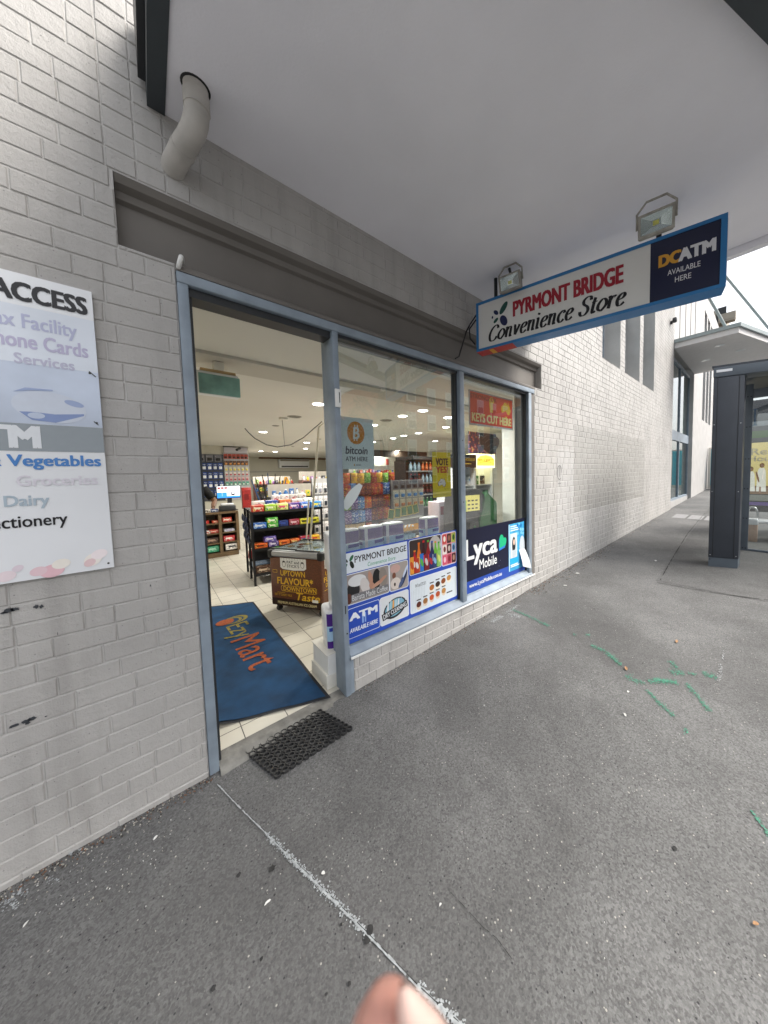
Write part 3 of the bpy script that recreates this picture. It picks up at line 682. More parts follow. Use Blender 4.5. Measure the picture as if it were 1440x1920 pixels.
b.box(.022, .022, -.03, xs_-.0005, H_-.022, -.006, M_face); b.box(.022, .022, -T_+.004, Lh-.03, H_-.022, -T_+.01, M_face)
b.box(xs_, .022, -.03, Lh-.03, H_-.022, -.006, mat('navy_acrylic', '20243f', .3, 0, .06, 3))
b.M = panel(A_-N_*.006, U_, (0, 0, 1))
b.text('PYRMONT BRIDGE', .345, .215, 1.155, .345, I('9c2031'), .002, .085); b.serif('Convenience Store', .13, .062, 1.165, .195, I('16161c'), .002, .24, .31)
gk, bk = I('1f4d46'), I('1e2550')
b.ell(.262, .318, .024, .056, gk, .002, -.62); b.ell(.262, .212, .030, .050, bk, .002, .45); b.ell(.192, .300, .016, .028, bk, .002, .75); b.ell(.190, .232, .014, .026, gk, .002, -.85); b.ell(.158, .268, .008, .012, bk, .002, 0)
gold, wt = I('d29c3a'), I('d8d9de')
b.text('DC', xs_+.045, .235, xs_+.165, .315, gold, .002, .08); b.text('ATM', xs_+.150, .235, xs_+.335, .315, wt, .0024, .08)
b.text('AVAILABLE', xs_+.095, .168, xs_+.262, .202, wt, .002, .012); b.text('HERE', xs_+.135, .112, xs_+.218, .146, wt, .002, .012)
b.build('sign_face', PS)
for t in (.10, .80): b = MB(); q = A_+U_*(Lh*t)-N_*.06; b.cyl((q.x, q.y, 3.138), (q.x, q.y, 3.329), .016, M_black, 10); b.build('hanger_rod', PS)
q = A_-N_*.05
for pts in ([(q.x-.015, q.y+.01, 3.06), (q.x-.03, -.07, 3.0), (q.x-.05, -.03, 2.93), (q.x-.14, -.012, 2.68), (q.x-.19, -.010, 2.652)], [(q.x-.01, q.y+.02, 3.02), (q.x-.03, -.05, 2.95), (q.x-.03, -.06, 2.86), (q.x-.005, -.10, 2.80)]): b = MB(); b.tube(pts, .007, M_black, 8); b.build('power_cable', PS)

# two floodlights aimed at the sign
M_fl = mat('weathered_lamp_body', (.30, .29, .26), .5, 0, .25, 20)
M_refl = mat('lamp_reflector', (.62, .66, .64), .15, .85, .03); M_led = mat('led_chip', 'd8cf6a', .4, 0, .05)
def flood(pos, sc, yaw, tilt, label, bracket):
    t = thing('floodlight', label, 'floodlight', pos, 0, None)
    R_ = Matrix.Translation(pos) @ Matrix.Rotation(yaw, 4, 'Z') @ Matrix.Rotation(tilt, 4, 'X') @ Matrix.Scale(sc, 4)
    b = MB(); b.M = R_                                      # local: lens faces -y
    b.box(-.11, -.03, -.075, .11, -.012, -.058, M_fl); b.box(-.11, -.03, .058, .11, -.012, .075, M_fl); b.box(-.11, -.03, -.058, -.093, -.012, .058, M_fl); b.box(.093, -.03, -.058, .11, -.012, .058, M_fl)
    b.rbox(-.108, -.0118, -.073, .108, .045, .073, M_fl, .012)
    for k in range(7): b.box(-.09+k*.028, .045, -.06, -.082+k*.028, .07, .06, M_fl)
    b.build('lamp_body', t)
    b = MB(); b.M = R_
    c = [(-.093, -.058), (.093, -.058), (.093, .058), (-.093, .058)]; d = [(-.03, -.022), (.03, -.022), (.03, .022), (-.03, .022)]
    for i in range(4): j = (i+1) % 4; b.add([(c[i][0], -.026, c[i][1]), (c[j][0], -.026, c[j][1]), (d[j][0], -.0125, d[j][1]), (d[i][0], -.0125, d[i][1])], [(0, 1, 2, 3)], M_refl)
    b.add([(x, -.0128, z) for x, z in d], [(0, 1, 2, 3)], M_refl); b.box(-.018, -.016, -.014, .018, -.0129, .014, M_led)
    b.build('reflector', t)
    b = MB(); b.M = R_; b.box(-.0925, -.0295, -.0575, .0925, -.0275, .0575, M_clear); b.build('lens', t)
    b = MB(); b.tube([R_ @ Vector((-.118, .015, 0)), R_ @ Vector((-.118, .02, .10)), R_ @ Vector((-.06, .03, .16)), R_ @ Vector((.06, .03, .16)), R_ @ Vector((.118, .02, .10)), R_ @ Vector((.118, .015, 0))], .008*sc, M_fl, 8)
    b.build('bracket', t)
    for a, c in bracket: b = MB(); b.tube([a, c], .012, M_black, 8); b.build('mounting_rod', t)
flood(aty(1230, 418, -1.52), .80, -1.36, .30, 'larger dirty floodlight with a hoop bracket above the navy end of the sign', [((2.57, -1.52, 3.20), (2.72, -1.54, 3.328))])
flood(aty(957, 530, -.50), .84, -1.36, .25, 'smaller pale floodlight above the wall end of the sign', [((2.35, -.50, 3.22), (2.38, -.46, 3.328))])

# ================================================================= WINDOW STICKERS AND POSTERS
YD = .0485
DB, DW = I('2b4fb5'), I('dfe7ee')
D = thing('window_sticker', 'blue window sticker with PYRMONT BRIDGE, coffee, drinks and ATM pictures along the window foot', 'sticker', (1.0, .049, .335))
b = MB(); b.box(1.003, YD, .336, 2.205, YD+.0012, 1.028, DB); b.build('backing', D)
b = MB(); b.M = wallpanel(0, 0, YD)
b.rect(1.004, .865, 1.587, 1.016, DW, .0005); b.text('PYRMONT BRIDGE', 1.09, .934, 1.575, .984, I('23262b'), .001, .025); b.text('Convenience Store', 1.20, .884, 1.46, .916, I('2f9e72'), .001, 0, .25)
for x, z, rx, rz, r, c in ((1.066, .975, .012, .026, -.6, '2e6a4a'), (1.068, .925, .015, .03, .35, '1c2620'), (1.022, .965, .009, .02, .7, '1c2620'), (1.018, .925, .009, .02, -.6, '2e6a4a')): b.ell(x, z, rx, rz, I(c), .001, r)
b.rrect(1.016, .372, 1.296, .600, .018, I('e8eef4'), .0005); b.rrect(1.020, .376, 1.291, .596, .016, DB, .0009)
b.text('ATM', 1.03, .505, 1.275, .562, I('e8eef4'), .0013, .1); b.text('AVAILABLE HERE', 1.03, .414, 1.275, .448, I('e8eef4'), .0013, .05, .2); b.rect(1.135, .46, 1.150, .535, I('8fb0e6'), .0016); b.rect(1.158, .46, 1.170, .535, I('8fb0e6'), .0016)
b.build('lettering', D)
def photo(b, x0, z0, x1, z1, base, blobs, nl=.0006):
    b.rrect(x0-.006, z0-.006, x1+.006, z1+.006, .02, I('e3e9f0'), nl-.0002); b.rrect(x0, z0, x1, z1, .016, I(base), nl)
    for k, (u, v, ru, rv, rot, c) in enumerate(blobs): b.ell(x0+u*(x1-x0), z0+v*(z1-z0), ru*(x1-x0), rv*(z1-z0), I(c), nl+.0002+.0001*k, rot)
b = MB(); b.M = wallpanel(0, 0, YD)                          # barista photo and coffee machine
photo(b, 1.012, .632, 1.39, .852, '9d938f', [(.16, .45, .14, .3, 0, '232325'), (.25, .75, .2, .2, 0, 'd9dadb'), (.42, .5, .1, .3, .3, 'cfc9c6'), (.7, .62, .1, .36, 0, '1b1b1d'), (.86, .62, .1, .36, .1, '8d847c'), (.55, .72, .05, .24, .2, 'b98a74'), (.58, .42, .06, .14, .5, 'b98a74'), (.72, .44, .15, .07, .35, 'c2967e'), (.84, .55, .12, .06, .5, 'b98a74'), (.22, .18, .12, .12, 0, 'e6e6e6'), (.06, .2, .06, .18, 0, '5b3328'), (.5, .2, .2, .1, 0, 'd8d4d2')])
b.rrect(1.05, .645, 1.385, .70, .012, I('77777a'), .0022); b.text('Barista Made Coffee', 1.06, .650, 1.375, .694, I('dedede'), .0026)
b.build('coffee_picture', D)
b = MB(); b.M = wallpanel(0, 0, YD)
photo(b, 1.402, .628, 1.585, .852, 'a9a09a', [(.3, .8, .28, .16, 0, 'c9a59c'), (.22, .55, .1, .12, 0, '7a4b38'), (.3, .25, .28, .22, 0, 'd9cfc6'), (.75, .35, .12, .35, -.5, '2a3658'), (.6, .2, .08, .2, -.6, '4d5d85'), (.85, .6, .06, .25, -.5, 'c9d3e6'), (.25, .22, .05, .07, 0, '3c2a22')])
b.build('cup_picture', D)
b = MB(); b.M = wallpanel(0, 0, YD)                          # dry cleaning badge
photo(b, 1.304, .374, 1.583, .597, 'dcdfe2', [(.5, .48, .42, .36, .25, '2b2b30'), (.5, .5, .36, .30, .25, '7db2c6')], .0005)
for k in range(6): b.poly([(1.36+k*.026, .47), (1.38+k*.026, .475), (1.385+k*.026, .55), (1.37+k*.026, .548)], I(['d9dee2', '9fc6d8', 'e2a95a', 'b9d4de', 'd9dee2', '8cb6cf'][k]), .0013+.0001*k)
b.M = wallpanel(1.325, .412, YD) @ Matrix.Rotation(.2, 4, 'Z')
b.rect(-.005, -.004, .255, .052, I('1d1d22'), .0024); b.text('DRY CLEANING', .005, .005, .245, .044, I('d7dade'), .0028, .05)
b.build('cleaning_badge', D)
b = MB(); b.M = wallpanel(0, 0, YD)                          # soft drinks
photo(b, 1.610, .712, 1.985, 1.012, '3a2d2c', [(.8, .7, .2, .3, 0, 'b7b3ad')])
def bottle(x, z, w_, h, c, cap, lab):
    b.poly([(x-w_/2, z), (x+w_/2, z), (x+w_/2, z+h*.58), (x+w_*.2, z+h*.8), (x+w_*.2, z+h*.93), (x-w_*.2, z+h*.93), (x-w_*.2, z+h*.8), (x-w_/2, z+h*.58)], I(c), .0012+random.random()*.0008)
    b.rect(x-w_*.24, z+h*.93, x+w_*.24, z+h, I(cap), .0022); b.rect(x-w_/2, z+h*.25, x+w_/2, z+h*.5, I(lab), .0023)
for k, (x, h, c, cap, lab) in enumerate(((1.665, .20, 'b52025', 'e08a2a', 'd9d9d9'), (1.715, .26, 'd96f1e', 'e36f1e', 'e8b04a'), (1.77, .27, '3b0d10', 'c32229', 'd8262b'), (1.825, .265, '8a1c20', '5aa838', 'd03a2d'), (1.872, .25, '262b52', '3150a0', 'd0d6e0'), (1.915, .24, '6fb33a', 'e08a2a', 'e8d850'), (1.957, .23, '79bd50', '3f9a3a', '9cd060'))): bottle(x, .722, .05, h, c, cap, lab)
for k, (x, h, c, d2) in enumerate(((1.632, .15, 'e39a3a', 'c04a20'), (1.69, .13, 'b33a26', 'd9d4cf'), (1.745, .16, '2d6fc0', '59b04a'), (1.80, .15, '7c1f2c', 'c8c0bf'), (1.855, .14, '1f2f66', 'b03038'), (1.905, .13, '31406f', '87b0d8'), (1.96, .15, '8fc06a', 'd9e07a'))):
    b.rect(x-.022, .718, x+.022, .718+h, I(c), .003); b.ell(x, .718+h*.5, .016, h*.25, I(d2), .0034, .3)
b.build('drinks_picture', D)
b = MB(); b.M = wallpanel(0, 0, YD)
photo(b, 2.001, .708, 2.190, 1.012, 'd98f98', [])
for r in range(3):
    for k in range(3): b.rrect(2.007+k*.062, .715+r*.1, 2.062+k*.062, .805+r*.1, .008, I(['d9526f', 'b03b52', '4a2228', 'e6e2da', '3a1c1c', '8fb3cf', 'c8453f', '3c2526', 'a5b34a'][r*3+k]), .0009); b.ell(2.035+k*.062, .762+r*.1, .016, .028, I(['f0c6cf', '7c1f2c', 'b88d77', '7a2f2a', 'c9b7ad', '2f4f7a', 'f0e6d8', '96604a', '2f5a2c'][r*3+k]), .0013)
b.build('snack_picture', D)
b = MB(); b.M = wallpanel(0, 0, YD)                          # ice cream menu
photo(b, 1.610, .372, 2.190, .662, 'd9e2e8', [])
for k in range(9): b.line([(1.625+k*.018, .39), (1.625+k*.018, .56+.008*k)], .0016, I('a3acb3'), .001)
cols = ['b06a33', '3d2a22', '8a4a22', 'c08a4a', '5a2a1c', '9a6a3a', 'c4552a', 'b5502a', 'b98548']
for k in range(4): x, z = 1.86+k*.075, .535+k*.012; b.ell(x, z-.012, .03, .032, I('e9e3d6'), .0012, .3); b.ell(x, z+.006, .03, .026, I(cols[k]), .0015, .3); b.rect(x-.025, z+.045, x+.025, z+.056, I('4b4b50'), .0012)
for k in range(5): x, z = 1.70+k*.078, .424+k*.010; b.ell(x, z-.012, .028, .03, I('dccbb5'), .0012, .3); b.ell(x, z+.006, .028, .026, I(cols[4+k]), .0015, .3); b.rect(x-.025, z+.042, x+.025, z+.053, I('4b4b50'), .0012)
b.text("PAT and STICK'S", 1.665, .59, 1.79, .62, I('45474c'), .0012); b.rect(2.05, .43, 2.13, .442, I('3d3d42'), .0012)
b.build('menu_picture', D)

# bitcoin poster, vote poster
t = thing('poster', 'pale blue poster with an orange coin reading bitcoin ATM HERE inside the window', 'poster', (1.16, .062, 1.63))
b = MB(); b.box(1.006, .0615, 1.63, 1.297, .063, 2.008, mat('pale_blue_paper', (.74, .86, .88), .6, 0, .04, 3)); b.M = wallpanel(0, 0, .0612); oc = I('dd8a21'); wc = I('eef2f0'); nv = I('1b2440')
b.ell(1.147, 1.897, .071, .084, oc, .0005, 0, 32); b.text('B', 1.120, 1.852, 1.176, 1.94, wc, .001, .05, .1)
for x in (1.135, 1.155): b.rect(x, 1.935, x+.009, 1.955, wc, .001); b.rect(x-.008, 1.838, x+.001, 1.856, wc, .001)
b.text('bitcoin', 1.056, 1.74, 1.24, 1.797, nv, .001, .06, .15); b.text('ATM HERE', 1.055, 1.688, 1.238, 1.722, nv, .001, .03)
b.ell(1.125, 1.660, .006, .007, I('c89a3a'), .001); b.rect(1.136, 1.657, 1.18, 1.663, I('4a5560'), .001)
b.build('sheet', t)
t = thing('poster', 'yellow VOTE YES! poster with a small white map inside the window', 'poster', (2.03, .062, 1.36))
b = MB(); b.box(1.913, .0615, 1.362, 2.152, .063, 1.783, mat('yellow_paper', 'f2da22', .6, 0, .03, 3)); b.M = wallpanel(0, 0, .0612); b.text('VOTE', 1.953, 1.66, 2.117, 1.727, I('1d1d1b'), .001, .08); b.text('YES!', 1.952, 1.589, 2.117, 1.652, I('c0341f'), .001, .08)
AUS = [(0, .45), (.08, .62), (.22, .7), (.34, .88), (.46, .92), (.5, .84), (.62, .92), (.64, .78), (.72, .74), (.77, 1.0), (.83, .8), (.92, .58), (1, .38), (.93, .16), (.8, .03), (.66, .08), (.58, .22), (.46, .3), (.3, .2), (.12, .14), (.06, .2)]
def map_(b, x, z, wd, h, m, n=.001): b.poly([(x+u*wd, z+v*h) for u, v in AUS], m, n)
map_(b, 1.976, 1.452, .108, .094, I('2d2d2b'), .001); map_(b, 1.981, 1.457, .098, .085, I('e8ebe6'), .0014); b.ell(2.068, 1.437, .004, .006, I('2d2d2b'), .001); b.rect(1.998, 1.5, 2.03, 1.506, I('8a8f8a'), .0018); b.rect(1.93, 1.383, 2.135, 1.386, I('b5a21c'), .001)
b.build('sheet', t)

# phone company banner on the right pane with the loose blue card stuck to it
t = thing('window_banner', 'navy banner with white Lyca Mobile lettering filling the foot of the right window', 'banner', (2.9, .0485, .333))
b = MB(); b.box(2.302, YD, .334, 3.474, YD+.0012, 1.006, mat('navy_vinyl', '15182f', .35, 0, .08, 3)); b.build('backing', t)
b = MB(); b.M = wallpanel(0, 0, YD); b.rect(2.303, .3345, 3.473, .462, I('2a4aa0'), .0005)
lw_ = I('e6e8e8'); b.text('Lyca', 2.325, .615, 2.885, .90, lw_, .001, .055); b.text('Mobile', 2.555, .548, 2.87, .655, lw_, .001, .02)
b.text('www.LycaMobile.com.au', 2.385, .375, 2.965, .432, lw_, .001, .03)
hx, hz = 2.99, .775
for c, dx, dz, n in (('2f74c4', -.012, -.022, .001), ('22b07c', .0, .006, .0015)): b.ell(hx-.022+dx, hz+.03+dz, .042, .055, I(c), n, .2); b.ell(hx+.035+dx, hz-.005+dz, .036, .048, I(c), n+.0001, -.3); b.poly([(hx-.065+dx, hz+.03+dz), (hx-.065+dx, hz-.07+dz), (hx+.055+dx, hz-.05+dz), (hx+.055+dx, hz+dz)], I(c), n+.0002)
for q in range(7): b.ell(2.4+random.random()*.9, .48+random.random()*.1, .004, .004, I('9aa0b0'), .001)
b.build('lettering', t)
t = thing('poster', 'peeling light blue phone card poster with a portrait of a woman beside the Lyca banner', 'poster', (3.28, .045, .387))
b = MB(); b.box(3.108, .0455, .389, 3.452, .0472, .962, mat('cyan_card', '3f9fd0', .4, 0, .3, 9)); b.build('sheet', t)
b = MB(); b.M = wallpanel(0, 0, .0453)
b.rect(3.113, .394, 3.125, .957, I('d3e3ee'), .0004); b.rect(3.14, .545, 3.29, .845, I('c9d3da'), .0005); b.ell(3.217, .70, .038, .10, I('23252b'), .0008, 0); b.ell(3.222, .735, .021, .036, I('d8b7a6'), .0012); b.rrect(3.180, .55, 3.262, .64, .02, I('b7c0c8'), .001)
b.rect(3.13, .47, 3.31, .54, I('2aa3d8'), .0006)
for k, (z, wd) in enumerate(((.925, .2), (.90, .16), (.875, .18), (.455, .16), (.435, .2))): b.rect(3.145, z, 3.145+wd, z+.012, I('dfe9f0'), .0009)
for k in range(14): b.ell(3.30+random.random()*.13, .78+random.random()*.16, .02, .02, I(random.choice(['1f6fb0', '7cc4e6', '2f8fd0'])), .0009+.0001*k)
b.ell(3.40, .66, .06, .13, I('c3ccd2'), .0026)
b.build('portrait_print', t)
b = MB(); nn = 7; vs = []                                   # the loose corner curling away
for i in range(nn):
    s_ = i/(nn-1)
    for j in range(5): u = j/4; vs.append((3.33+.13*u+.03*s_, .044-.075*math.sin(s_*1.5)*(.5+.5*u), .62-.21*s_-.04*u*s_))
b.add(vs, [(i*5+j, i*5+j+1, (i+1)*5+j+1, (i+1)*5+j) for i in range(nn-1) for j in range(4)], mat('paper_back', (.7, .72, .74), .6, 0, .04), True)
b.build('loose_corner', t)
b = MB(); vs = []
for i in range(8):
    s_ = i/7; c_ = Vector((1.165-.11*s_-.03*math.sin(s_*2), .047, 1.515-.17*s_)); w_ = .045*math.sin(.3+s_*2.4)+.006
    vs += [(c_.x-w_*.7, c_.y-.012*math.sin(s_*3), c_.z+w_*.5), (c_.x+w_*.7, c_.y, c_.z-w_*.5)]
b.add(vs, [(2*i, 2*i+1, 2*i+3, 2*i+2) for i in range(7)], mat('torn_white_paper', (.62, .68, .68), .6, 0, .05), True)
b.build('torn_paper', None, 'torn white strip of paper stuck on the glass below the bitcoin poster', 'paper')

# hanging KEYS CUT HERE sign and the long dark key shape below it
t = thing('hanging_sign', 'red and yellow KEYS CUT HERE sign hung behind the right window', 'sign', (2.95, .13, 2.1))
ks = panel((2.52, .13, 2.095), (.995, .0, .006), (.0, 0, 1))
b = MB(); b.M = ks; b.box(0, 0, -.008, .83, .37, -.0005, mat('clear_grey_border', (.55, .55, .55), .3, 0, .05)); b.build('backing', t)
b = MB(); b.M = ks; RD = I('ea4a30'); YL = I('efc02e')
b.rect(.018, .02, .812, .352, RD, .0004); b.text('KEYS CUT HERE', .04, .04, .79, .135, I('f3e6a0'), .001, .08); b.text('STRONGLOK', .02, .285, .49, .335, I('8a2318'), .001, .04)
map_(b, .575, .165, .2, .165, YL, .001); b.poly([(.36, .165), (.415, .165), (.415, .27), (.44, .275), (.435, .315), (.40, .345), (.365, .325), (.345, .295)], YL, .0014); b.ell(.395, .31, .012, .012, RD, .0018); b.rect(.66, .135, .70, .150, YL, .001)
for k in range(4): b.line([(.62, .22+.012*k), (.72, .222+.012*k)], .0025, I('a8861e'), .0014)
b.build('lettering', t)
b = MB()
for x in (2.7, 3.2): b = MB(); b.tube([(x, .134, 2.46), (x+.01, .14, 2.585)], .002, M_white, 5); b.build('string', t)
b = MB(); b.M = panel((2.97, .18, 1.79), (.62, -.62, .30), (-.62, .12, .9))
pts = [(.0+.16*math.sin(math.pi*k/10)**.8, .30*(1-k/10)) for k in range(11)]+[(-.06*math.sin(math.pi*k/10), .30*k/10) for k in range(1, 10)]
b.add([(x, y, 0) for x, y in pts]+[(x, y, -.012) for x, y in pts], [list(range(len(pts))), list(range(len(pts), 2*len(pts)))[::-1]]+[(i, (i+1) % len(pts), len(pts)+(i+1) % len(pts), len(pts)+i) for i in range(len(pts))], mat('dull_bronze_board', (.09, .085, .075), .4, .2, .2, 12))
for k in range(4): b.line([(.0, .05+.06*k), (.06, .07+.06*k), (.10, .05+.06*k)], .005, I('8d8a80'), .001)
b.build('hanging_board', None, 'dark leaf shaped board dangling on a slant below the KEYS CUT HERE sign', 'sign')
# ================================================================= STREET OBJECTS
# rubber ring mat outside the door
b = MB(); rm = Matrix.Translation((.592, -.138, 0)) @ Matrix.Rotation(-.02, 4, 'Z')
nx_, ny_, pt = 12, 9, .0380
for j in range(ny_):
    for i in range(nx_):
        cyy = (j-(ny_-1)/2)*pt*.87; cx = (i-(nx_-1)/2)*pt-(j-(ny_-1)/2)*pt*.5*.55
        q = rm @ Vector((cx, cyy, 0)); z0 = gz(q.x, q.y)+.003
        n = 12; vs = []
        for (r, z) in ((.0182, 0), (.0182, .014), (.0145, .014), (.0145, 0)):
            vs += [(q.x+r*math.cos(2*math.pi*k/n), q.y+r*math.sin(2*math.pi*k/n), z0+z) for k in range(n)]
        b.add(vs, [(a*n+k, a*n+(k+1) % n, (a+1)*n+(k+1) % n, (a+1)*n+k) for a in range(3) for k in range(n)], M_rubber)
        if i < nx_-1: p = rm @ Vector((cx+pt/2, cyy, 0)); b.box(p.x-.004, p.y-.004, z0+.002, p.x+.004, p.y+.004, z0+.012, M_rubber)
        for sx in (-1, 1):
            p = rm @ Vector((cx+sx*pt/4-pt*.13, cyy+pt*.435, 0))
            if j < ny_-1: b.box(p.x-.004, p.y-.004, z0+.002, p.x+.004, p.y+.004, z0+.012, M_rubber)
b.build('rubber_mat', None, 'black rubber mat of open rings on the pavement at the door', 'doormat')

# long blue mat inside the door
t = thing('floor_mat', 'long blue carpet mat with EzyMart lettering just inside the door', 'doormat', (.5, 1.3, 0))
def blend(a, c, s_): return (a[0]+(c[0]-a[0])*s_, a[1]+(c[1]-a[1])*s_)
BL_, BR_, TR_, TL_ = (.195, .325), (.868, .05), (.893, 2.375), (.19, 2.745)
M_mat = mat('blue_carpet', (.006, .044, .115), .9, 0, .35, 5, .6, 220); M_matb = mat('dark_mat_edge', (.012, .014, .02), .7, 0, .1)
def matgrid(q, zt, m, name, curl):
    b = MB(); N, K = 16, 40; vs = []
    for j in range(K+1):
        for i in range(N+1):
            a = blend(q[0], q[1], i/N); c = blend(q[3], q[2], i/N); p = blend(a, c, j/K)
            z = zt + .0025*math.sin(i*.9+j*.5) + (.02*max(0, 1-i/3)*max(0, 1-j/3) if curl else 0)
            vs.append((p[0], p[1], z))
    b.add(vs, [(j*(N+1)+i, j*(N+1)+i+1, (j+1)*(N+1)+i+1, (j+1)*(N+1)+i) for j in range(K) for i in range(N)], m, True)
    return b.build(name, t)
matgrid((BL_, BR_, TR_, TL_), .0055, M_matb, 'rubber_edge', True)
matgrid(((.21, .345), (.845, .085), (.872, 2.345), (.20, 2.70)), .0085, M_mat, 'carpet', True)
b = MB(); og, yl = mat('faded_orange_pile', (.30, .075, .028), .9, 0, .3, 60), mat('faded_yellow_pile', (.22, .185, .045), .9, 0, .3, 60)
b.M = panel((0, 0, .0125), (.13, -1, 0), (1, .13, 0))        # text runs towards the door, tops to the right
b.M = panel((.555, 1.82, .0125), (.05, -1, 0), (1, .05, 0))
b.text('Ezy', .0, -.11, .36, .15, yl, .0, .0); b.text('Mart', .375, -.09, 1.03, .16, og, .0, .01)
for r, m, n in ((.13, yl, .0), (.105, M_mat, .0006), (.095, yl, .0012), (.078, M_mat, .0018)): b.ell(-.125+(.13-r)*.2, .07-(.13-r)*.75, r*.78, r*.95, m, n, 0, 28)
b.ell(-.13, -.025, .075, .085, og, .0024, 0, 28)
b.build('lettering', t)

# white price tag stuck on the left jamb
b = MB(); q = atx(389, 1190, .214); b.rbox(.2135, .10, q.z-.03, .2175, .16, q.z+.03, M_white, .002); b.build('jamb_tag', frame)

# litter: a few leaves and scraps one can count, plus grit along the wall foot
M_leaf = mat('dry_leaf', (.36, .21, .11), .8, 0, .3, 30); M_scrap = mat('paper_scrap_white', (.62, .62, .60), .8, 0, .1, 30)
def leaf(b, x, y, l, wd, rot, m, lift=.006):
    c, s_ = math.cos(rot), math.sin(rot); out = []
    for u, v in ((-1, 0), (-.5, .8), (.1, 1), (.7, .6), (1, 0), (.6, -.7), (0, -1), (-.6, -.7)):
        u *= l/2; v *= wd/2; X, Y = x+u*c-v*s_, y+u*s_+v*c; out.append((X, Y, gz(X, Y)+lift+.004*abs(v/wd)*2+random.random()*.003))
    out.append((x, y, gz(x, y)+lift+.001)); b.add(out, [(k, (k+1) % 8, 8) for k in range(8)], m)
for px, py, l, wd, m, lab in ((1174, 1255, .055, .02, M_leaf, 'tan dry leaf lying across the green spray line'), (1269, 1204, .06, .02, M_leaf, 'tan dry leaf lying beyond the green spray marks'), (1417, 1736, .022, .012, M_leaf, 'small tan leaf on the asphalt at the right edge of the photo'),
    (1178, 1299, .022, .013, M_scrap, 'white gum blob below the tan leaf on the spray line'), (1172, 1342, .03, .014, M_scrap, 'white scrap on the asphalt below the green spray marks'), (908, 1325, .016, .009, M_scrap, 'tiny white scrap on the asphalt beneath the low brick wall'),
    (606, 1641, .016, .013, M_scrap, 'white gum blob right beside the white line'), (502, 1696, .024, .010, M_scrap, 'slim white scrap left of the white line'), (49, 1736, .022, .008, M_scrap, 'slim white scrap at the left edge of the photo'),
    (292, 1574, .022, .012, M_scrap, 'small white scrap near the foot of the left wall'), (1229, 1052, .06, .03, M_scrap, 'cream scrap at the edge of the dark patch before the shelter'), (1083, 1076, .06, .03, M_scrap, 'white scrap on the asphalt at the far brick wall'),
    (826, 1700, .012, .008, M_scrap, 'tiny white speck of paper right of the white line'), (1060, 1099, .05, .022, M_scrap, 'white scrap near the corner of the right window')):
    q = ground(px, py); b = MB(); leaf(b, q.x, q.y, l, wd, random.uniform(-1, 1), m); b.build('dry_leaf' if m is M_leaf else 'litter_scrap', None, lab, 'leaf' if m is M_leaf else 'litter')
b = MB(); gm = [mat('grit_pale', (.45, .43, .38), .9, 0, .2, 30), mat('grit_brown', (.20, .11, .07), .9, 0, .3, 30), mat('grit_dark', (.05, .045, .04), .9, 0, .2, 30)]
for k in range(1500):
    x = random.choice([random.uniform(-.7, .16), random.uniform(1.05, 3.6), random.uniform(3.4, 12), random.uniform(3.5, 6)]); y = -.012-abs(random.gauss(0, .03 if x < 3.4 else .09)); l = random.uniform(.003, .011)*(1.6 if x > 3.4 else 1)
    leaf(b, x, y, l, l*random.uniform(.4, .9), random.random()*3, random.choice(gm), .004)
for k in range(240):
    q = ground(random.uniform(0, 330), random.uniform(1480, 1720))
    if -.7 < q.x < .3 and -.35 < q.y < -.01: leaf(b, q.x, q.y, random.uniform(.002, .007), random.uniform(.002, .005), random.random()*3, random.choice([M_scrap, gm[0], gm[0]]), .004)
for k in range(700):
    x, y = random.uniform(-.5, 5), random.uniform(-2.0, -.02); l = random.uniform(.002, .005); leaf(b, x, y, l, l*.8, random.random()*3, random.choice([gm[0], gm[0], gm[2], M_scrap]), .003)
b.build('litter', None, 'pale grit and leaf crumbs scattered on the asphalt and along the wall foot', 'litter', None, 'stuff')

# bus shelter: wide dark pillar, glazed side frames with bolts, header, bench and poster panels
M_sh = mat('shelter_charcoal', '3b4048', .45, 0, .1, 3, .1, 90); M_sh2 = mat('shelter_grey_frame', '59626b', .45, 0, .08, 5)
SH = thing('bus_shelter', 'charcoal steel bus shelter with a wide pillar, glass side and roof beam on the pavement', 'bus shelter', (6.1, -1.6, .12))
ud = Vector((6.13-6.014, -1.767+1.457, 0)).normalized(); dd = Vector((.9997, -.025, 0)); WP = .331; o0 = Vector((6.014, -1.457, 0))
b = MB(); b.M = Matrix(((ud.x, dd.x, 0, o0.x), (ud.y, dd.y, 0, o0.y), (0, 0, 1, 0), (0, 0, 0, 1)))
b.rbox(.0, .0, .27, WP, .30, 2.86, M_sh, .006); b.box(.004, .004, .10, WP-.004, .296, .2695, M_sh2)
for u in (.045, WP-.055): b.box(u, -.0025, .275, u+.006, .0, 2.855, M_black)
for z in (.31, 1.24, 2.2):
    for u in (.022, WP-.025): b.cyl((u, -.004, z), (u, .0, z), .006, M_steel, 8)
b.cyl((.02, -.004, .245), (.02, .004, .245), .008, M_black, 8)
b.build('pillar', SH)
b = MB(); b.M = Matrix(((ud.x, dd.x, 0, o0.x), (ud.y, dd.y, 0, o0.y), (0, 0, 1, 0), (0, 0, 0, 1)))
b.rbox(-.004, -.006, 2.866, 1.9, .32, 3.0, M_sh2, .008); b.box(.03, -.012, 2.93, .20, -.0065, 2.965, W_); b.box(-.02, .0, 3.001, 2.2, 2.4, 3.03, M_sh)
b.build('roof_beam', SH)
b = MB(); XP = 7.44
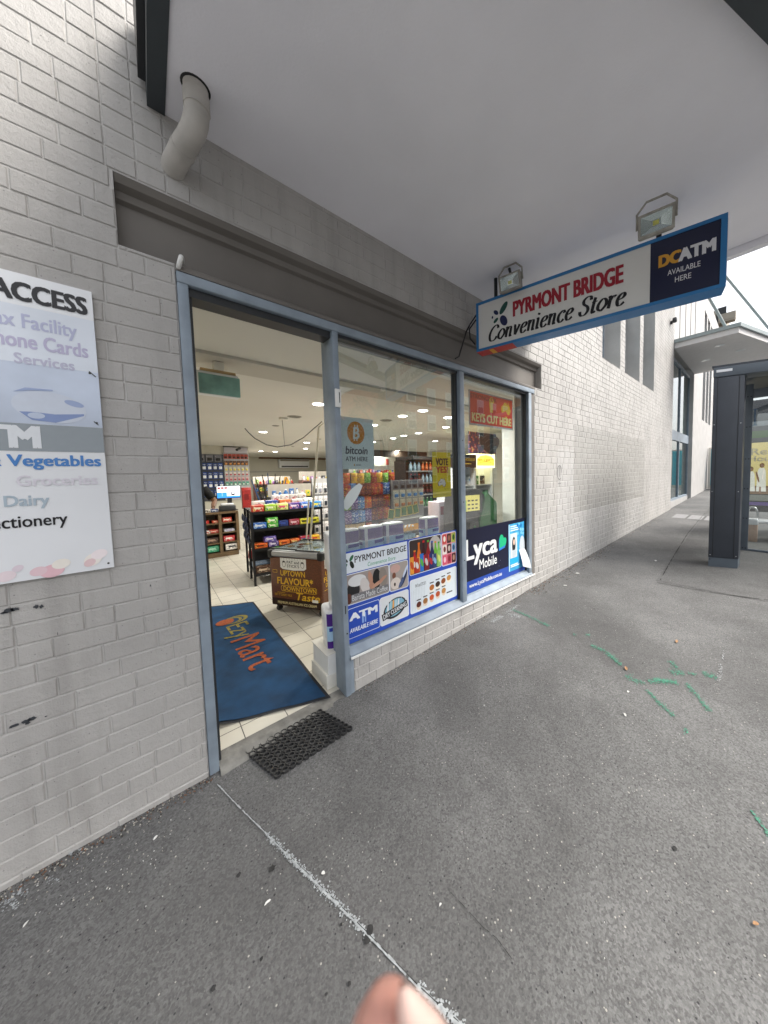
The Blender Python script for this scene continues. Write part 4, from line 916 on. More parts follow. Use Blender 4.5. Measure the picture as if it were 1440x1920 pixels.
b.rbox(XP-.03, -1.825, .165, XP+.03, -1.735, 2.95, M_sh2, .004); b.rbox(XP-.025, -3.3, .165, XP+.025, -1.826, .20, M_sh2, .004); b.rbox(XP-.025, -3.3, 2.72, XP+.025, -1.826, 2.86, M_sh2, .004); b.rbox(XP-.03, -3.39, .165, XP+.03, -3.301, 2.95, M_sh2, .004)
for z in (.21, .72, 1.22, 1.72, 2.25, 2.75):
    for y in (-1.762, -1.80): b.cyl((XP-.033, y, z), (XP-.029, y, z), .009, M_black, 8)
b.build('side_frame', SH)
b = MB(); b.box(XP-.006, -3.3, .201, XP, -1.826, 2.719, M_glass); b.build('glass_panel', SH)
AD = thing('advertising_panel', 'poster panel with women in white behind the shelter glass', 'advert', (9.6, -2.7, .1))
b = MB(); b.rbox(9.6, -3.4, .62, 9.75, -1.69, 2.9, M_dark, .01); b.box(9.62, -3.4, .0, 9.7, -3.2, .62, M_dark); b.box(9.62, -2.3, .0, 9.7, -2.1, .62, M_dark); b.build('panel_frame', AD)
b = MB(); b.M = panel((9.5985, -1.70, 1.0), (0, -1, 0), (0, 0, 1))  # upper dark and green bands paint the reflection in the shelter glass
b.rect(0, 0, 1.6, 2.0, mat('cream_poster_added_glow', 'c9b97e', .4, 0, .05, 3, es=.45), .0); b.rect(0, -.14, 1.6, -.015, I('aeb2a4'), .0); b.rect(0, -.24, 1.6, -.17, I('7d5fb8'), .0); b.rect(0, 1.1, 1.6, 2.0, I('4b5158'), .0005); b.rect(0, 1.2, 1.6, 1.35, I('4a7a3a'), .001); b.rect(0, 1.45, 1.6, 1.55, I('aab4bb'), .001)  # emission added to brighten the cream print
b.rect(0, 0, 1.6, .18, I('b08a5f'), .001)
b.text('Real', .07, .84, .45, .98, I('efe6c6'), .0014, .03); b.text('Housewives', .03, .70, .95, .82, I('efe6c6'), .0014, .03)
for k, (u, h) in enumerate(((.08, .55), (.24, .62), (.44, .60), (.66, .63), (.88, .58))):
    b.poly([(u-.075, .06), (u+.07, .06), (u+.055, h-.12), (u+.03, h-.06), (u-.035, h-.06), (u-.06, h-.12)], mat('white_dress_added_glow', 'dcd9cc', .4, 0, .05, 3, es=.4), .0018); b.ell(u, h-.005, .036, .05, I(['9a6a3a', 'b98a4a', 'c79a55', '7a4a2a', 'b07a45'][k]), .002); b.ell(u+.003, h-.01, .022, .033, I('d8ab8c'), .0024); b.ell(u-.06, h-.25, .016, .12, I('d2a382'), .0026, .2); b.rect(u-.03, .03, u-.005, .16, I('cf9f7c'), .0026)  # dress print also brightened by added emission
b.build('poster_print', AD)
BN = thing('bench', 'white seated bench with a chrome arm hoop inside the bus shelter', 'bench', (8.6, -2.4, .1))
b = MB(); b.rbox(8.4, -3.3, .52, 8.8, -1.80, .57, W_, .015); b.build('seat', BN)
b = MB(); b.tube(bend((8.42, -1.78, .58), (8.42, -1.78, .82), (8.42, -1.83, .82), 6)+bend((8.42, -1.86, .82), (8.42, -1.92, .82), (8.42, -1.92, .58), 5), .018, M_steel, 10); b.build('arm_hoop', BN)
for y in (-2.1, -3.1): b = MB(); b.rbox(8.5, y-.04, .08, 8.7, y+.04, .52, M_sh2, .01); b.build('leg', BN)
b = MB(); b.rbox(8.25, -1.925, .16, 8.39, -1.80, .56, mat('kraft_paper', (.42, .27, .18), .8, 0, .1), .012); b.rbox(8.245, -1.93, .50, 8.395, -1.795, .62, W_, .02); b.build('paper_bag', None, 'brown paper bag with a white top beside the shelter bench', 'bag')
# sideways blue advert beyond the glazed entrance
t = thing('advertising_panel', 'light blue poster panel standing against the far wall left of the shelter', 'advert', (20.6, -.5, .5))
b = MB(); b.rbox(20.6, -1.2, .56, 20.75, -.03, 2.6, M_offwhite, .02); b.build('panel_frame', t)
b = MB(); b.M = panel((20.598, -.13, .72), (0, -1, 0), (0, 0, 1)); b.rect(0, 0, .95, 1.8, I('4fb0c4'), .0); b.ell(.2, 1.25, .12, .18, I('d98a3a'), .001); b.rect(.12, .95, .5, 1.2, I('e0a45a'), .0006); b.build('poster_print', t)

# pale tower block far down the street
M_tow = mat('pale_render_tower', (.40, .36, .30), .8, 0, .1, .3)
TW = thing('apartment_tower', 'pale apartment block with balconies far down the street', 'building', (55, .5, 0))
b = MB(); b.box(55, 1.9, .5, 63, 9, 21.0, M_tow); b.box(55.5, 2.3, 21.0, 62, 8, 22.0, M_tow); b.build('wall', TW)
for k in range(7): b = MB(); z = 3.9+k*2.65; b.box(54, 1.1, z, 54.99, 2.6, z+.2, M_tow); b.box(53.95, 1.1, z+.201, 54.0, 2.6, z+1.0, M_tow); b.box(54.0, 1.05, z+.201, 54.99, 1.1, z+1.0, M_tow); b.build('balcony', TW); b = MB(); b.box(54.93, 1.95, z+.3, 54.995, 2.9, z+2.2, M_dark); b.build('window', TW)

# the street opposite, seen in the shop window
M_ob = mat('orange_brown_brick', (.45, .19, .10), .85, 0, .2, 5); M_sash = mat('white_sash', (.75, .75, .73), .5, 0, .03)
OB = thing('brick_terrace', 'orange brick building with white sash windows across the street', 'building', (22, -17, 0))
b = MB(); b.box(14.1, -26, .2, 40, -16, 9.4, M_ob); b.box(13.9, -26, 9.4, 40.2, -15.7, 10.1, M_sash); b.build('wall', OB)
for i in range(8):
    for j in range(4):
        x, z = 14.3+i*2.05, .9+j*2.05; b = MB(); b.box(x, -15.99, z, x+.85, -15.9, z+1.25, M_sash); o = b.build('window', OB)
        g = MB(); g.box(x+.08, -15.895, z+.66, x+.77, -15.88, z+1.17, M_blind); g.box(x+.08, -15.895, z+.08, x+.77, -15.88, z+.6, mat('dark_pane', (.10, .12, .14), .1, 0, .1)); g.build('pane', o)
b = MB(); b.box(-8, -27, .0, 13.2, -18, 5.5, mat('grey_render', (.42, .41, .39), .8, 0, .1, 1)); gb = b.build('wall', thing('rendered_building', 'low grey rendered building across the street behind the tree', 'building', (3, -20, 0)))
M_bark = mat('bark', (.11, .085, .06), .9, 0, .3, 10); M_fol = mat('foliage', (.055, .085, .03), .7, 0, .5, 1.5); M_fol2 = mat('foliage_pale', (.09, .13, .045), .7, 0, .4, 1.5)
TR = thing('street_tree', 'leafy green street tree across the road', 'tree', (11.4, -14.6, 0))
b = MB(); b.tube([(11.4, -14.6, 0), (11.42, -14.6, 2), (11.3, -14.5, 4), (11.5, -14.7, 6)], [.24, .19, .14, .06], M_bark, 10)
for k in range(9): a = k*2.4; b.tube([(11.35, -14.55, 2.6+k*.3), (11.35+.9*math.cos(a), -14.55+.9*math.sin(a), 3.7+k*.33), (11.35+1.7*math.cos(a), -14.55+1.7*math.sin(a), 4.5+k*.35)], [.08, .05, .02], M_bark, 6)
b.build('trunk', TR)
b = MB(); rt = random.Random(5)
cl = [(11.35+rt.gauss(0, .95), -14.55+rt.gauss(0, .95), 5.2+rt.gauss(0, 1.25), rt.uniform(.4, .8)) for _ in range(36)]
for k in range(5200):
    c = rt.choice(cl); v = Vector((rt.gauss(0, 1), rt.gauss(0, 1), rt.gauss(0, 1))).normalized()*c[3]*rt.random()**.4
    q = Vector(c[:3])+v; a = Vector((rt.gauss(0, 1), rt.gauss(0, 1), rt.gauss(0, .6))).normalized()*.075; d = a.orthogonal().normalized()*.04
    b.add([tuple(q-a), tuple(q+d), tuple(q+a), tuple(q-d)], [(0, 1, 2, 3)], M_fol if rt.random() < .6 else M_fol2)
b.build('crown', TR)

# fingertip at the bottom of the photo
t = thing('person', "fingertip with a pale nail reaching up past the bottom edge of the photo", 'person', (0.03, -1.955, 1.36))
M_skin = mat('finger_skin', (.60, .30, .24), .5, 0, .15, 200); M_skin.node_tree.nodes['Principled BSDF'].inputs['Subsurface Weight'].default_value = .15; M_skin.node_tree.nodes['Principled BSDF'].inputs['Subsurface Radius'].default_value = (.01, .004, .002)
def near(px, py, d): return CAM + ray(px, py)*d
axis = [near(728, 1926, .062), near(724, 1944, .0625), near(724, 1965, .063), near(728, 2010, .065), near(734, 2090, .068), near(745, 2200, .075), near(760, 2340, .09), near(780, 2500, .105), near(800, 2700, .125)]
b = MB(); rad = [.0056, .0068, .0080, .0086, .0086, .0084, .0092, .0095, .0105]
tipdir = (axis[0]-axis[1]).normalized(); tip = [axis[0]+tipdir*(.0042*math.sin(a)) for a in (1.5, 1.2, .8, .4)]
b.tube(tip+axis, [.0005, .0024, .0043, .0057]+rad, M_skin, 24)
b.build('finger', t)
M_nail = mat('finger_nail', (.74, .52, .45), .35, 0, .06, 200)
b = MB(); K = 16; vs = []
rows = [(px, py+14, r) for px, py, r in [(756, 1833, .0006), (759, 1844, .0012), (766, 1862, .0021), (778, 1890, .0033), (793, 1922, .0045), (812, 1962, .0056), (828, 2020, .0064), (836, 2090, .0068), (838, 2180, .006)]]
for px, py, r in rows:
    c = near(px, py, .0585)
    for j in range(K): a = 2*math.pi*j/K; vs.append(tuple(c + RIGHT*(r*math.cos(a)) + FWD*(.0032*math.sin(a)*min(1, r/.004)) ))
b.add(vs, [(i*K+j, i*K+(j+1) % K, (i+1)*K+(j+1) % K, (i+1)*K+j) for i in range(len(rows)-1) for j in range(K)], M_nail, True)
b.build('nail', t)
# ================================================================= INSIDE THE SHOP
def item(name, cat, label, c, sz, cols, group=None, rot=0.0, sc=26, r=.004, kind='box'):
    """one printed pack standing at c (base centre), its printed front panel facing -y"""
    b = MB(); x, y, z = sz
    m = print_mat('print_'+'_'.join(cols)+str(sc), cols, sc)
    b.M = Matrix.Translation(c) @ Matrix.Rotation(rot, 4, 'Z')
    if kind == 'box':
        b.rbox(-x/2, -y/2, 0, x/2, y/2, z, mat('card_'+cols[0], cols[0], .35, 0, .08, 30), r)
        b.box(-x*.44, -y/2-.0012, z*.12, x*.44, -y/2-.0002, z*.88, m); b.box(-x*.44, -y*.4, z+.0002, x*.44, y*.4, z+.001, m)
        b.box(-x*.30, -y/2-.0022, z*.42, x*.22, -y/2-.0013, z*.70, ink(cols[1]))
    elif kind == 'bottle':
        b.lathe([(0, 0), (x/2, 0), (x/2, z*.6), (x*.2, z*.8), (x*.2, z)], mat('bottle_'+cols[0], cols[0], .15, 0, .05), 12); b.lathe([(x*.22, z*.88), (x*.22, z), (0, z)], ink(cols[1]), 12); b.lathe([(x/2+.001, z*.2), (x/2+.001, z*.52)], m, 12)
    elif kind == 'bag':
        n, k = 6, 8; vs = []
        for s_ in (-1, 1):
            for j in range(k+1):
                for i in range(n+1):
                    u, v = i/n, j/k; bul = (math.sin(math.pi*u)**.6)*(math.sin(math.pi*min(1, v*1.05+.0))**.6 if v < .95 else 0)
                    vs.append(((u-.5)*x*(1-.06*math.sin(math.pi*v)), s_*y/2*bul+.001*s_+.003*math.sin(9*u+7*v+x*50), v*z))
        q = (n+1)*(k+1); fs = []
        for o_, fl in ((0, False), (q, True)):
            for j in range(k):
                for i in range(n):
                    f = (o_+j*(n+1)+i, o_+j*(n+1)+i+1, o_+(j+1)*(n+1)+i+1, o_+(j+1)*(n+1)+i); fs.append(f[::-1] if fl else f)
        b.add(vs, fs, m, True)
        b.box(-x*.32, -.0005-y/2*.0-.002, z*.90, x*.32, .002, z*.985, mat('card_'+cols[0], cols[0], .35, 0, .08, 30))
    elif kind == 'blister':
        b.box(-x/2, -.002, 0, x/2, .002, z, mat('card_'+cols[0], cols[0], .35, 0, .12, 30)); b.rbox(-x*.33, -.018, z*.12, x*.33, -.0022, z*.52, mat('card_'+cols[1], cols[1], .3, 0, .1), .006)
        b.box(-x*.42, -.0032, z*.6, x*.42, -.0021, z*.82, m)
    return b.build(name, None, label, cat, group)

# ---- lights in the ceiling
DL = [(597, 758), (493, 810), (575, 830), (573, 841), (516, 847), (489, 846), (477, 858), (553, 858), (793, 770), (755, 780), (840, 783), (836, 801), (785, 812), (757, 817), (737, 822), (701, 797), (700, 829), (713, 848), (746, 845), (816, 827)]
pts = sorted([tuple(atz(px, py, 2.6))[:2] for px, py in DL], key=lambda p: p[1])
pts = [p for p in pts if p[1] < 14.5] + [(-.6, 3.4), (-.5, 6.6)]
for k, (x, y) in enumerate(pts):
    hid = x < 0
    t = thing('downlight', 'lit round downlight in the shop ceiling, number %d counting back from the shop front' % (k+1) if not hid else 'lit round downlight in the ceiling above the %s' % ('left of the door mat' if y < 5 else 'cash counter'), 'ceiling light', (x, y, 2.6), 0, 'downlights in the shop ceiling')
    b = MB(); b.lathe([(.075, -.001), (.095, -.006), (.102, -.001)], W_, 24, (x, y, 2.6)); b.build('rim', t)
    b = MB(); b.lathe([(0, -.003), (.074, -.003)], M_lamp, 24, (x, y, 2.6)); b.build('lens', t)
    ld = bpy.data.lights.new('lamp', 'AREA'); ld.shape = 'DISK'; ld.size = .14; ld.energy = 15.5; ld.color = (1, .965, .88)
    lo = bpy.data.objects.new('lamp', ld); COL.objects.link(lo); lo.parent = t; lo.location = (0, 0, -.012)
for px, py, r, lab in ((552, 781, .10, 'large round grille vent in the ceiling before the hanging cable'), (517, 798, .06, 'small dark vent in the ceiling above the hanging cable'), (724, 788, .10, 'round grille vent in the ceiling seen through the left pane'), (711, 826, .09, 'dark round vent seen beside the bitcoin poster'), (598, 823, .06, 'small vent behind the white pole'), (549, 837, .05, 'small vent at the foot of the hanging cable')):
    q = atz(px, py, 2.6); b = MB(); b.lathe([(0, -.012), (r*.5, -.012), (r, -.006), (r*1.15, -.001)], mat('vent_grey', (.22, .21, .19), .6, 0, .1), 20, (q.x, q.y, 2.6))
    for k in range(3): b.lathe([(r*(.3+.22*k), -.018), (r*(.36+.22*k), -.018)], M_dark, 20, (q.x, q.y, 2.6))
    b.build('ceiling_vent', None, lab, 'vent')

# exit light box hanging inside the door
t = thing('exit_light', 'unlit teal and white exit light box hanging inside the doorway', 'exit sign', (.48, 1.2, 2.29))
b = MB(); b.rbox(.330, 1.165, 2.285, .632, 1.24, 2.478, W_, .012); b.build('housing', t)
b = MB(); b.rbox(.342, 1.158, 2.290, .636, 1.1645, 2.455, mat('teal_diffuser', (.20, .37, .34), .35, 0, .45, 5), .006); b.build('diffuser', t)
b = MB(); b.box(.36, 1.17, 2.4785, .61, 1.23, 2.50, mat('tan_cap', (.42, .30, .15), .6, 0, .1)); b.rbox(.45, 1.17, 2.5005, .53, 1.24, 2.577, M_offwhite, .01); b.build('ceiling_mount', t)

# drooping cable and the camera beyond it
b = MB(); Pc = [(459, 803), (466, 811), (478, 822), (500, 834), (520, 838), (545, 834), (570, 820), (588, 804), (600, 794), (608, 786)]
b.tube([tuple(aty(px, py, 3.6)) for px, py in Pc], .008, M_dark, 6); b.build('hanging_cable', None, 'dark cable drooping in a loop below the shop ceiling', 'cable')
b = MB(); q = aty(533, 820, 3.6); b.rbox(q.x-.06, 3.55, 2.56, q.x+.06, 3.65, 2.599, M_offwhite, .008); b.tube([(q.x-.02, 3.6, 2.56), tuple(aty(534, 838, 3.6))], .004, M_dark, 5); b.build('smoke_detector', None, 'yellowed detector box on the ceiling over the drooping cable', 'detector')
t = thing('security_camera', 'small dark security camera on a bracket above the wall of packs', 'camera', (1.95, 8.6, 2.4))
b = MB(); b.tube([(1.9, 8.6, 2.599), (1.9, 8.6, 2.5), (2.0, 8.5, 2.46)], .012, M_offwhite, 8); b.build('bracket', t); b = MB(); b.tube([(2.02, 8.52, 2.46), (1.9, 8.3, 2.40)], .035, M_black, 10); b.tube([(1.6, 8.5, 2.5), (1.95, 8.55, 2.5)], .015, M_dark, 8); b.build('camera_body', t)

# ---- ice cream freezer on castors
P0 = Vector((.986, 1.912, 0)); P1 = Vector((1.346, 1.283, 0)); fu = (P1-P0).normalized(); fn = Vector((-fu.y, fu.x, 0)); FL = .725; FD = .56
M_choc = print_mat('chocolate_print', ['5f3219', '7a4526', '4a2412', '6b3a1e'], 55); M_choc2 = mat('dark_chocolate_band', '2c1509', .4, 0, .1)
M_fz = mat('freezer_grey', (.36, .36, .37), .35, .3, .06); FY = mat('label_yellow', 'e6b62c', .4, 0, .04)
FR = thing('ice_cream_freezer', 'brown chest freezer with yellow UPTOWN FLAVOUR lettering on castors', 'freezer', P0)
FM = Matrix(((fu.x, fn.x, 0, P0.x), (fu.y, fn.y, 0, P0.y), (0, 0, 1, 0), (0, 0, 0, 1)))
b = MB(); b.M = FM; b.rbox(0, 0, .085, FL, FD, .66, M_choc, .02, 3); b.box(.02, -.0015, .09, FL-.02, .0, .175, M_choc2); b.box(FL-.001, .16, .10, FL+.003, FD-.06, .36, M_dark)
for k in range(9): b.box(FL+.003, .17, .12+k*.025, FL+.006, FD-.07, .13+k*.025, M_black)
b.build('cabinet', FR)
b = MB(); b.M = FM; b.rbox(-.012, -.012, .66, FL+.012, FD+.012, .735, M_fz, .025, 3); b.box(.04, .04, .7352, FL-.04, FD-.04, .737, mat('frost_white', (.7, .72, .72), .6, 0, .1)); b.build('top_frame', FR)
for x, y in ((-.016, -.016), (FL-.055, -.016), (-.016, FD-.055), (FL-.055, FD-.055)): b = MB(); b.M = FM; b.rbox(x, y, .645, x+.071, y+.071, .742, M_black, .02, 3); b.build('corner_cap', FR)
for x0, x1, z in ((.03, .38, .750), (.36, FL-.03, .742)):
    b = MB(); b.M = FM; b.box(x0, .03, z, x1, FD-.03, z+.006, M_glass); b.box(x0, .018, z-.004, x1, .03, z+.010, M_dark); b.box(x0, FD-.03, z-.004, x1, FD-.018, z+.010, M_dark); b.build('glass_lid', FR)
for x, y in ((.06, .06), (FL-.06, .06), (.06, FD-.06), (FL-.06, FD-.06)):
    b = MB(); b.M = FM; b.cyl((x, y-.02, .03), (x, y+.02, .03), .03, M_black, 14); b.box(x-.012, y-.026, .03, x+.012, y+.026, .084, M_dark); b.build('castor', FR)
b = MB(); b.M = FM @ panel((0, 0, 0), (1, 0, 0), (0, 0, 1))
lw2 = I('e9e8e4'); b.M = panel(P0, fu, (0, 0, 1))
b.poly([(.16, .655), (.52, .655), (.52, .545), (.49, .525), (.34, .515), (.19, .525), (.16, .545)], lw2, .002)
for k in range(9): b.rect(.175+k*.038, .635, .179+k*.038, .653, I('9c9890'), .0026)
b.text('PAT and', .255, .592, .425, .625, I('23201e'), .0028, .015); b.text("STICK'S", .255, .548, .425, .582, I('23201e'), .0028, .015)
for x in (.212, .470): b.ell(x, .585, .026, .036, I('3a3532'), .0026); b.ell(x, .582, .021, .029, lw2, .003); b.ell(x, .612, .018, .010, I('3a3532'), .0034)
b.text('UPTOWN', .155, .445, .50, .510, FY, .002, .02); b.text('FLAVOUR*', .105, .345, .605, .430, FY, .002, .035)
b.rrect(.155, .262, .655, .335, .03, FY, .002); b.rrect(.160, .267, .655, .330, .027, M_choc, .0026); b.text('DOWNTOWN', .19, .272, .645, .325, FY, .003, .02); b.text('Taste', .37, .175, .69, .262, FY, .0034, .03, .25)
b.text("EAT IT DAIRY MILK", .06, .205, .31, .232, FY, .002); b.rect(.10, .243, .21, .247, FY, .002); b.rrect(.045, .475, .11, .51, .006, FY, .002); b.rrect(.049, .479, .106, .506, .005, M_choc, .0024)
b.text('PREMIUM AUSTRALIAN ICE CREAM', .10, .112, .64, .142, I('e9d9a0'), .003, .02); b.rrect(.585, .168, .665, .20, .004, lw2, .004)
b.build('lettering', FR)
b = MB(); b.M = panel(P1, fn, (0, 0, 1))
b.poly([(.05, .655), (.33, .655), (.33, .55), (.19, .53), (.05, .55)], lw2, .002); b.text('PAT and', .11, .60, .27, .63, I('23201e'), .0028, .01); b.text("STICK'S", .11, .56, .27, .59, I('23201e'), .0028, .01)
b.text('UPTOWN', .06, .465, .33, .515, FY, .002, .02); b.text('FLAVOUR*', .03, .395, .42, .455, FY, .002, .03); b.text('DOWNTOWN', .06, .335, .40, .38, FY, .002, .02); b.rect(.03, .30, .30, .305, FY, .002)
b.build('lettering', FR)
for k, (u, v, c) in enumerate(((.14, .2, 'd99a3a'), (.2, .32, 'b5532a'), (.28, .2, '7a3a22'), (.27, .36, 'e2c04a'), (.5, .22, 'b9b04a'), (.6, .34, 'c5402f'))):
    q = FM @ Vector((u, v, .7375)); item('ice_cream_tub', 'ice cream', '%s ice cream pack lying under the freezer glass, %s' % (['amber', 'rust red', 'brown', 'yellow', 'olive', 'red'][k], ['front left', 'back left', 'left middle', 'back middle', 'right front', 'right back'][k]), q, (.07, .07, .003 if k > 3 else .008), [c, 'e8e0cf', '8a4a2a'], 'packs under the freezer glass')

# ---- black gondola of snack cartons
GA = -.10; G0 = Vector((1.043, 2.985, 0)); GM = Matrix.Translation(G0) @ Matrix.Rotation(GA, 4, 'Z'); GL = 1.02; GD = .92
G = thing('display_shelf', 'black steel gondola shelf stacked with snack boxes behind the freezer', 'shelf unit', G0)
def gpart(name, *bx):
    b = MB(); b.M = GM
    for q in bx: b.box(*q[:6], q[6] if len(q) > 6 else M_black)
    return b.build(name, G)
gpart('back_panel', (.04, .44, .12, GL-.04, .46, 1.06))
for z in (1.085, .835, .545): gpart('shelf', (.02, .0, z-.035, GL-.02, .43, z))
for z in (1.085, .835, .545, .30): gpart('shelf', (.02, .47, z-.03, GL-.02, .90, z))
gpart('base_shelf', (.02, .0, .14, GL-.02, .90, .175))
for x in (0, GL-.03):
    for y in (0, .44, GD-.03): gpart('post', (x, y, 0, x+.03, y+.03, 1.09))
b = MB(); b.M = GM
for k in range(14): b.box(.012, .05+k*.062, .60, .016, .054+k*.062, 1.06, M_black)
for k in range(9): b.box(.010, .04, .60+k*.055, .0118, .88, .604+k*.055, M_black)
b.build('wire_end', G)
gi = 'snack boxes on the black gondola'
def gbox(u, z, wd, h, cols, label, v=.08, d=.14): item('snack_box', 'box', label, GM @ Vector((u, v, z+.0008)), (wd, d, h), cols, gi, GA)
for k, (c, n) in enumerate(((['c23a2a', 'f0e3c8', 'e0a23a'], 'red'), (['9fc437', 'e8f0c0', '2f8f3f'], 'lime green'), (['d9e08a', 'd8527a', '7fae3a'], 'pink and lime'), (['5a3f8f', 'e9d9ee', 'c0405a'], 'violet'), (['2f66c0', 'dbe6f2', 'c0405a'], 'blue'), (['3f8fd0', 'f0e04a', 'dfe9f2'], 'blue and yellow'))):
    gbox(.10+k*.165, 1.085, .155, .095, c, n+' snack box on the top front shelf of the black gondola', .08)
for k, (c, n) in enumerate(((['e8e4df', 'c23a3a', '6a7fb0'], 'white and red'), (['3a4f9f', 'e4e4ea', 'c03a4a'], 'blue and white'), (['d9774a', 'f2e6c0', 'b03a2a'], 'orange'), (['d9d4d0', 'b0303a', 'e8e8e8'], 'pale'), (['f0eeea', '3f9f6a', 'c0404a'], 'white and green'))):
    gbox(.14+k*.185, 1.085, .16, .14, c, n+' snack box in the row behind on top of the gondola', .30)
for k in range(4): item('clear_organiser', 'box', 'clear red lidded organiser at the back of the gondola, %s' % PLACE[k], GM @ Vector((.45+k*.14, .66, 1.0865)), (.12, .14, .20), [['e6e2e0', 'b93a44', 'cfcac8'], ['efeae6', 'd8d2ce', 'c0454d']][k % 2], 'clear boxes on the gondola', GA)
for u, z, wd, h, c, n in ((.105, .835, .19, .085, ['2a62b4', 'dfe8f2', '6fa5dd'], 'bright blue box at the left end of'), (.285, .835, .145, .06, ['4aa838', 'e8f2d0', '2f7a2a'], 'lower green box on'), (.43, .835, .135, .085, ['1f2f6a', '3a4f9a', '141c40'], 'navy blue box on'), (.585, .835, .15, .09, ['8f2034', 'e0b8bd', '5a1424'], 'maroon box on'), (.74, .835, .14, .085, ['c8c02f', '1c1c14', 'e6de55'], 'left yellow and black striped box on'), (.89, .835, .14, .085, ['b8b42f', '20201a', 'd8d04a'], 'right yellow and black striped box on')):
    gbox(u, z, wd, h, c, n+' the second shelf of the gondola')
gbox(.28, .8965, .15, .085, ['52b03c', 'eef4da', 'e0c83a'], 'upper green box stacked on another green box on the gondola')
for u, z, wd, h, c, n in ((.11, .545, .175, .07, ['d8632a', '5a2414', 'f0a24a'], 'leftmost orange box on'), (.28, .545, .14, .08, ['4a3a7a', 'dcd4e8', '8a6fb0'], 'lower purple box on'), (.43, .545, .15, .07, ['d46a2c', '7a2a14', 'f0a24a'], 'middle orange box on'), (.585, .545, .13, .07, ['c8602a', 'f2c87a', '8a3a1c'], 'right orange box on'), (.73, .545, .14, .095, ['a02a3a', '2f4a9a', 'e8d8d8'], 'red and blue box on'), (.89, .545, .15, .085, ['d8b02a', 'c0392a', 'f2e2a0'], 'yellow and red box on')):
    gbox(u, z, wd, h, c, n+' the third shelf of the gondola')
gbox(.24, .6265, .16, .075, ['5a4a9a', 'e6e0f0', '9a86c8'], 'upper purple box stacked on the third gondola shelf')
gbox(.13, .175, .20, .09, ['4a3020', 'cdb8a0', '2a1a10'], 'brown box on the bottom shelf of the gondola'); gbox(.33, .175, .13, .10, ['d0a52a', '6a4a14', 'e8cf6a'], 'mustard yellow box on the bottom shelf of the gondola')
item('snack_bag', 'bag', 'red bag heap on the low end shelf of the gondola', GM @ Vector((.16, .60, .3008)), (.22, .26, .12), ['a02028', 'd8a0a0', '5a1418'], None, GA+1.2); item('snack_bag', 'bag', 'blue and white bag lying at the foot of the gondola end', GM @ Vector((.16, .45, .1758)), (.24, .5, .09), ['8fa5c0', 'e2e6ea', '5f7ba5'], None, GA)
for k in range(9):
    q = GM @ Vector((-.025, .1+.09*k, .62+.13*(k % 3))); item('snack_bag', 'bag', 'dark blue packet hanging on the wire end of the gondola, %s' % PLACE[k], q, (.085, .03, .12), ['232a3f', '5a6a90', '141824'], 'packets hung on the gondola end', GA-1.57, 40, .004, 'bag')

# ---- counter, till screen and cashier
CT = thing('counter', 'brown wooden counter with open shelves of sweets under the till', 'counter', (0, 5.4, 0))
M_wood = mat('counter_wood', (.135, .088, .045), .5, 0, .3, 5, .15, 30)
b = MB(); b.box(-2.0, 5.37, .875, 1.32, 6.0, .914, M_wood); b.build('top', CT)
b = MB(); b.box(-2, 5.85, 0, 1.30, 5.9, .874, mat('counter_back', (.25, .21, .16), .6, 0, .1)); b.box(-2, 5.41, 0, 1.30, 5.84, .09, M_wood); b.build('carcass', CT)
for z in (.27, .47, .67): b = MB(); b.box(-2, 5.41, z, 1.30, 5.849, z+.022, M_wood); b.build('shelf', CT)
for x in (-1.2, -.2, .98, 1.28): b = MB(); b.box(x, 5.40, .09, x+.05, 5.848, .874, M_wood); b.build('divider', CT)
rc = random.Random(11)
for k, (x, z, wd, h, c, n) in enumerate(((.72, .693, .22, .06, ['b32a22', 'e0a090', '7a1a16'], 'long red sweet box on the upper'), (.93, .693, .10, .05, ['c8452f', 'e8d0b0', '8a2a1c'], 'short red sweet box on the upper'), (1.13, .693, .16, .09, ['c23a2a', 'eadfd0', '9a2a20'], 'red and white box right of the divider on the upper'),
    (.78, .493, .14, .06, ['e6e0da', 'b93a34', 'd0c8c0'], 'white box on the middle'), (.90, .493, .16, .07, ['b8332a', 'dfb8a8', '7a201a'], 'red box on the middle'), (1.16, .493, .18, .05, ['c9cdd6', '8f7ab0', 'e6e6ea'], 'pale box right of the divider on the middle'),
    (.70, .293, .13, .10, ['c03a30', '4fa05a', 'e8dcc8'], 'red and green bag on the lower'), (.86, .293, .22, .11, ['3a2a26', 'a58a7a', '1c1412'], 'dark brown box on the lower'), (1.15, .293, .2, .11, ['b82f35', 'e8e0da', '7a1f24'], 'red packs right of the divider on the lower'), (.86, .113, .22, .12, ['2f8a66', 'a0d0b8', '1f5a44'], 'green box on the bottom'), (1.20, .113, .24, .12, ['e0dcd8', '4a4a50', 'c0bcb8'], 'white wrapped bundle on the bottom'))):
    item('sweet_box', 'box', n+' shelf of the wooden counter', (x, 5.52, z), (wd, .16, h), c, 'sweets under the counter')
t = thing('till_screen', 'lit till screen with a white and blue page on the counter', 'monitor', (1.24, 5.65, .914))
b = MB(); b.rbox(1.0, 5.62, 1.165, 1.43, 5.66, 1.43, M_black, .008); b.build('casing', t)
b = MB(); b.box(1.19, 5.64, .93, 1.27, 5.67, 1.165, M_black); b.rbox(1.10, 5.56, .9145, 1.36, 5.74, .93, M_black, .004); b.build('stand', t)
b = MB(); b.M = wallpanel(1.012, 1.18, 5.6195); sw = mat('screen_white', 'dfe3ea', .3, 0, .02, 5, es=.9); sb = mat('screen_blue', '2f77d8', .3, 0, .05, 5, es=.9); sr = mat('screen_red', '8a3a3a', .3, 0, .1, 5, es=.6); sk = mat('screen_dark', '3a3438', .3, 0, .1, 5, es=.3)
